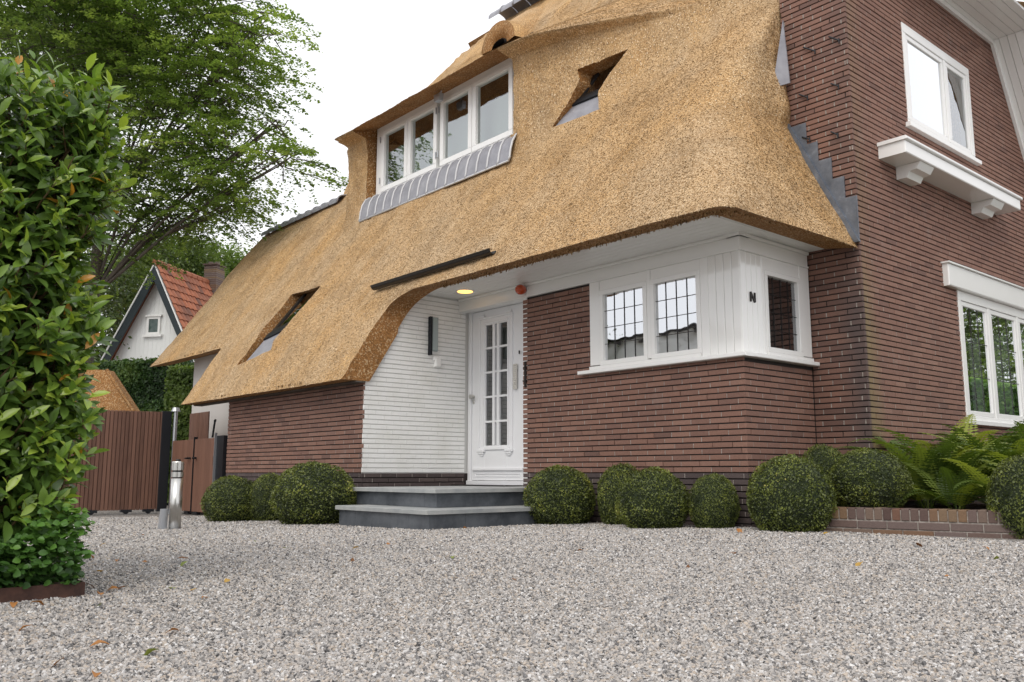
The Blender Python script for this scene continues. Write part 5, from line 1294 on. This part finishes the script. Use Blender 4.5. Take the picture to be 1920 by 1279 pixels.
# tiled roof, right slope in real pantile rows
mb = MB(); dl = 5.5; su = np.array((0, 0, 1.)) * sl_r * 1.0 + wd_; L_s = np.linalg.norm(su); su /= L_s; rn = np.cross(rd_, su); rn = rn if rn[2] > 0 else -rn; LS = e1 * L_s
rows_, cols_ = int(LS / .27), int(dl / .22)
for i in range(rows_):
    for j in range(cols_):
        p = Ap + su * (i * .27) + rd_ * (j * .22) + rn * .05; tn = max(0, min(1, random.gauss(.15, .25) + (.5 if random.random() < .12 else 0)))
        q = [p, p + rd_ * .07 + rn * .035, p + rd_ * .14 + rn * .03, p + rd_ * .22 + rn * .0]; b = len(mb.V)
        for a in q: mb.V.append(tuple(a)); mb.T.append(tn)
        for a in q: mb.V.append(tuple(a + su * .29 + rn * .035)); mb.T.append(tn)
        for a in q: mb.V.append(tuple(a + su * .29 - rn * .0)); mb.T.append(tn)
        for k in range(3): mb.F += [[b + k, b + k + 1, b + 5 + k, b + 4 + k], [b + 4 + k, b + 5 + k, b + 9 + k, b + 8 + k]]; mb.M += [0, 0]
for j in range(int(dl / .3)): mb.tube([Ap + rd_ * (j * .3) + (0, 0, .07), Ap + rd_ * (j * .3 + .31) + (0, 0, .08)], [.12, .105], 8, tone=random.random() * .3)
sl2 = -wd_ + np.array((0, 0, 1.)) * -sl_l; 
quadp(mb, [Ap, Ap + rd_ * dl, Ap + rd_ * dl + wd_ * e0 + np.array((0, 0, e0 * sl_l)), Ap + wd_ * e0 + np.array((0, 0, e0 * sl_l))])
keepw(mb.build('roof', M_TILE), nb_)
# window
wc = hit(289, 611, Ap + rd_ * .35, rd_) - (Ap + rd_ * .35); wu, wv = wc @ wd_, wc[2]; ww, wh = .155, .20
wn = keepw(thing('window', None, None), nb_); wn.matrix_parent_inverse = Matrix.Translation(-nb_.location)
mb = nf(.35); mb.box(wu - ww - .07, wu + ww + .07, wv - wh - .07, wv - wh, 0, .05); mb.box(wu - ww - .07, wu + ww + .07, wv + wh, wv + wh + .07, 0, .05)
mb.box(wu - ww - .07, wu - ww, wv - wh, wv + wh, 0, .05); mb.box(wu + ww, wu + ww + .07, wv - wh, wv + wh, 0, .05)
mb.box(wu - ww - .16, wu + ww + .16, wv - wh - .14, wv - wh - .07, 0, .1); mb.box(wu - ww - .12, wu + ww + .12, wv + wh + .07, wv + wh + .12, 0, .09)
sub(mb.build('frame', M_WHITE), wn)
mm = NT('dim_pane'); mm.col((.05, .085, .075)).rough(.08, coat=.5); M_DIM = mm.m
mb = nf(.35); mb.box(wu - ww, wu + ww, wv - wh, wv + wh, .005, .02); sub(mb.build('pane', M_DIM), wn)
# chimney with fluted pots
cb = Ap + rd_ * 2.8
mb = MB().frame(cb, wd_, -rd_)
for k in range(24): mb.bbox(-.12 + .006 * (k % 2), .34, -.9 + k * .065, -.9 + k * .065 + .055, -.5, 0, .004, random.random())
mb.box(-.115, .335, -.9, .65, -.49, -.004, 0, 1)
mb.box(-.15, .37, .66, .70, -.54, .04, .3)
for u in (.0, .24): mb.tube([(u, .70, -.2), (u, .80, -.2)], [.09, .08], 10, tone=.6)
keepw(mb.build('chimney', None, mats=[M_PLANT, M_MORTAR]), nb_)
mb = MB().frame(cb, wd_, -rd_); mb.poly([(-.3, -.12), (.5, -.65), (.5, -.5), (-.3, .06)], -.55, .03); keepw(mb.build('lead_flashing', M_GLEAD), nb_)

# ------------------------------------------------------------------ clipped hedge beyond the gate, thatched shed
def hedge_block(name, label, P0, P1, z1, th, mat, n, leaf):
    t = thing(name, label, 'hedge', (P0[0], P0[1], -.18)); u = P1 - P0; u[2] = 0; L_ = np.linalg.norm(u); u /= L_; nn = np.array((u[1], -u[0], 0.))
    mb = MB().frame((P0[0], P0[1], 0), u, nn); mb.box(.05, L_ - .05, -.18, z1 - .06, -th, -.08); keepw(mb.build('inner_twigs', M_CORE), t)
    a = RNG.random(n); zz = -.1 + (z1 + .1) * RNG.random(n); P = P0[None] * 0 + np.array((P0[0], P0[1], 0)) + u * (a * L_)[:, None] + np.array((0, 0, 1)) * zz[:, None]
    lump = np.array([mnoise.noise(Vector((x * 1.2, 0, z * 1.6))) for x, z in zip(a * L_, zz)]); P = P + nn * (.12 * lump + .05 * RNG.normal(size=n) - .04)[:, None]
    nt_ = n // 5; b = RNG.random(nt_); P2 = np.array((P0[0], P0[1], z1)) + u * (b * L_)[:, None] - nn * (RNG.random(nt_) * th)[:, None] + np.array((0, 0, .04)) * RNG.normal(size=nt_)[:, None]
    tn = np.clip(.42 + .9 * lump + .2 * RNG.normal(size=n), 0, 1)
    V, F, T = leaves(np.concatenate([P, P2]), np.concatenate([np.tile(nn, (n, 1)), np.tile((0, 0, 1.), (nt_, 1))]), leaf, .6, np.concatenate([tn, .5 + .5 * RNG.random(nt_)]), jit=1.0)
    keepw(obj('foliage', V, F, mat, tone=T), t)
P0 = deep(150, 700, 18.6); P1 = deep(322, 700, 18.0); hedge_block('clipped_hedge', 'tall dark green clipped hedge beyond the wooden gate', P0, P1, deep(260, 679, 18.3)[2], 1.2, L_HEDGE, 26000, .075)
P0 = deep(312, 700, 17.4); P1 = deep(400, 700, 17.4); hedge_block('clipped_hedge', 'paler green hedge behind the plastered wall end', P0, P1, deep(340, 692, 17.4)[2], 1.0, L_PALET, 9000, .08)
sh = thing('thatched_shed', 'small shed with orange-brown thatched roof beyond the tall gate', 'shed', tuple(deep(200, 880, 15.5)[:2]) + (-.18,))
qa, qb, qc = deep(200, 694, 15.5), deep(251, 772, 15.2), deep(120, 772, 15.0); qd = deep(120, 690, 15.6)
bk = np.array((-.6, .8, 0)) * .2
mb = MB(); quadp(mb, [qc, qb, qa, qd]); quadp(mb, [qb, qb + bk, qa + bk, qa], 0); dn_ = np.array((0, 0, -.16)); quadp(mb, [qc + dn_, qb + dn_, qb, qc], 1); quadp(mb, [qb + dn_, qb + bk + dn_, qb + bk, qb], 1)
mb.tube([qb, qa], .035, 6)
keepw(mb.build('roof', None, mats=[M_CUT, M_CUT]), sh)
mb = MB(); quadp(mb, [qc * (1, 1, 0) + (0, .15, -.18), qb * (1, 1, 0) + (-.15, .15, -.18), qb + (-.15, .15, -.1), qc + (0, .15, -.1)]); keepw(mb.build('wall', M_FENCE), sh)

# ------------------------------------------------------------------ things across the drive, seen mirrored in the window panes
def mirror_tree(x, y, h, r, lab, mt): 
    tree('tree', lab, (x, y, -.1), [((x, y, h * .62), (r, r, h * .36)), ((x + r * .5, y + .4, h * .4), (r * .8, r * .8, h * .22)), ((x - r * .5, y, h * .8), (r * .6, r * .6, h * .2))], 420, .16, mt, trunk=((x, y, h * .6), .06), group='trees across the garden mirrored in the panes', per=26, spread=.9)
mirror_tree(4.0, 27.0, 8.5, 2.6, 'dark tree mirrored in the lower gable window', L_DARKT)
mirror_tree(5.0, 33.0, 9.5, 3.0, 'tall tree mirrored beside the lower gable window mullion', L_BEECH)
mirror_tree(6.0, 40.0, 10.0, 3.2, 'far tree mirrored at the right of the lower gable window', L_DARKT)
mirror_tree(-20.9, -7.0, 6.6, 1.3, 'tree mirrored in the left leaded bay pane', L_DARKT)
P0 = np.array((2.0, 12.0, 0)); P1 = np.array((3.4, 24.0, 0)); 
hb = np.array((0., 0, 0)); hedge_block('garden_hedge', 'bright green shrubs mirrored low in the lower gable window', np.array((1.2, 31.0, 0)), np.array((1.0, 15.0, 0)), 2.7, 1.2, L_IVY, 16000, .12)
gar = thing('white_garage', 'white boarded garage across the drive mirrored in the leaded bay panes', 'garage', (-19.5, -8.5, -.1))
mb = MB().frame((-19.5, -8.5, 0), (-1, 0, 0), (0, 1, 0))
for k in range(22): mb.bbox(-4.0, 5.0, -.2 + k * .22, .015 + k * .22, -.1, random.uniform(-.01, .02), .01)
keepw(mb.build('wall', M_BOARD), gar)
mb = MB().frame((-19.5, -8.5, 0), (-1, 0, 0), (0, 1, 0)); mb.box(-4.2, 5.2, 4.65, 4.78, -2.5, .25); keepw(mb.build('roof', M_DARK), gar)

# ------------------------------------------------------------------ fallen leaves on the gravel
def litter_mesh(seed):
    rg = np.random.default_rng(seed); L_, W_ = 1., .55; V = []; 
    for a, w_ in ((0, 0), (.2, .3), (.5, .5), (.8, .33), (1, 0)):
        c = np.array((a - .5, 0, .18 * math.sin(a * 3 + seed))); 
        V += [c + (0, -w_ * W_, .12 * abs(w_) + .05 * rg.random()), c, c + (0, w_ * W_, .10 * abs(w_) + .06 * rg.random())]
    F = [(i * 3 + j, i * 3 + j + 1, (i + 1) * 3 + j + 1, (i + 1) * 3 + j) for i in range(4) for j in range(2)]
    return V, F
LM = {}
KL = [('orange', .42, 'curled orange-brown fallen leaf lying on the gravel'), ('yellow', .78, 'yellow fallen leaf lying on the gravel'), ('brown', .05, 'dark brown dry leaf lying on the gravel'), ('green', 1., 'fresh green leaf fallen on the gravel')]
for k, (nm, tn, _) in enumerate(KL):
    for s in range(2):
        V, F = litter_mesh(s * 3 + k); LM[(k, s)] = npmesh('fallen_leaf', V, F, L_DRY, smooth=True, tone=[tn] * len(V))
spots = [(268, 1002, 0, 'orange leaf on the gravel left of the steel bollard foot'), (192, 1022, 1, 'small yellow leaf on the gravel between hedge and bollard'), (170, 1046, 0, 'bright orange leaf close beside the ground plants of the hedge'),
         (220, 1052, 0, 'orange leaf between the hedge end and the bollard, in front of the yellow one'), (270, 1055, 0, 'long orange-brown leaf straight in front of the bollard'), (188, 1070, 1, 'yellow leaf just right of the hedge ground plants'),
         (343, 1046, 2, 'thin dark twig-like leaf in front of the bollard to the right'), (345, 1060, 3, 'green leaf in front of the bollard behind the pale twig leaves'), (210, 1108, 0, 'largest orange leaf right of the rusty edging corner'),
         (186, 1116, 0, 'orange leaf touching the rusty edging corner'), (225, 1104, 2, 'dark brown leaf behind the orange ones at the edging corner'), (172, 1100, 2, 'brown leaf pressed against the end of the rusty edging'),
         (325, 1101, 3, 'fresh green leaf right of the edging corner'), (360, 1105, 1, 'yellow-green leaf beside the fresh green one near the hedge'), (383, 1119, 0, 'reddish brown leaf alone right of the yellow-green leaf'),
         (425, 1090, 1, 'pale yellow leaf farthest right of the hedge litter'), (180, 1135, 3, 'green leaf in front of the rusty edging corner'), (70, 1134, 0, 'orange leaf under the rusty edging strip'),
         (25, 1136, 0, 'orange-brown leaf under the edging at the left picture edge'), (48, 1180, 0, 'orange leaf in the lower left foreground gravel'), (323, 1186, 0, 'orange leaf alone in the foreground gravel below the bollard'),
         (186, 1212, 0, 'rust coloured leaf in the lower left foreground'), (283, 1228, 3, 'dark green leaf in the lower left foreground'), (105, 1246, 2, 'dark brown leaf near the bottom left corner'),
         (178, 1268, 0, 'orange leaf at the very bottom edge'), (478, 1016, 3, 'green leaf on the gravel before the leftmost box balls'), (535, 1026, 3, 'small green leaf on the gravel before the dome-shaped bush'),
         (661, 1051, 2, 'dark brown leaf on the gravel left of the steps corner'), (728, 1020, 0, 'orange leaf on the gravel just in front of the steps'), (665, 1029, 1, 'pale yellow leaf on the gravel in front of the left step end'),
         (850, 1046, 3, 'green leaf on the gravel in front of the steps corner'), (964, 1086, 2, 'dark brown leaf in the middle of the open gravel'), (1088, 1033, 0, 'orange leaf before the box ball right of the steps'),
         (872, 990, 0, 'brown-orange leaf at the foot of the right step side'), (1386, 998, 0, 'reddish leaf between the smallest and the largest box balls'), (1374, 1037, 2, 'brown leaf on the gravel in front of the smallest box ball'),
         (1550, 1001, 1, 'yellow leaf at the right foot of the largest box ball'), (1776, 1079, 0, 'orange leaf on the open gravel at the right'), (1848, 1029, 0, 'orange leaf in front of the planter near the rightmost box ball'),
         (1868, 1046, 3, 'green leaf at the right in front of the last box ball'), (1724, 1024, 2, 'brown leaf in front of the middle of the planter wall'), (1612, 1060, 1, 'yellow leaf on the gravel in front of the planter left end'),
         (1290, 1064, 2, 'dark leaf on the open gravel below the bay window')]
for (px, py, k, lab) in spots:
    d = ray(px, py); p = at(px, py, 2, 0.); p = at(px, py, 2, gz(p[0]) + .008)
    o = link(bpy.data.objects.new('fallen_leaf', LM[(k, random.randint(0, 1))])); o.location = p; s = random.uniform(.045, .07) * (1.1 if p[1] > 4 else .75)
    o.scale = (s, s, s); o.rotation_euler = (random.gauss(0, .25), random.gauss(0, .25), random.random() * 6.28)
    tag(o, lab, 'leaf', 'leaves fallen on the gravel')
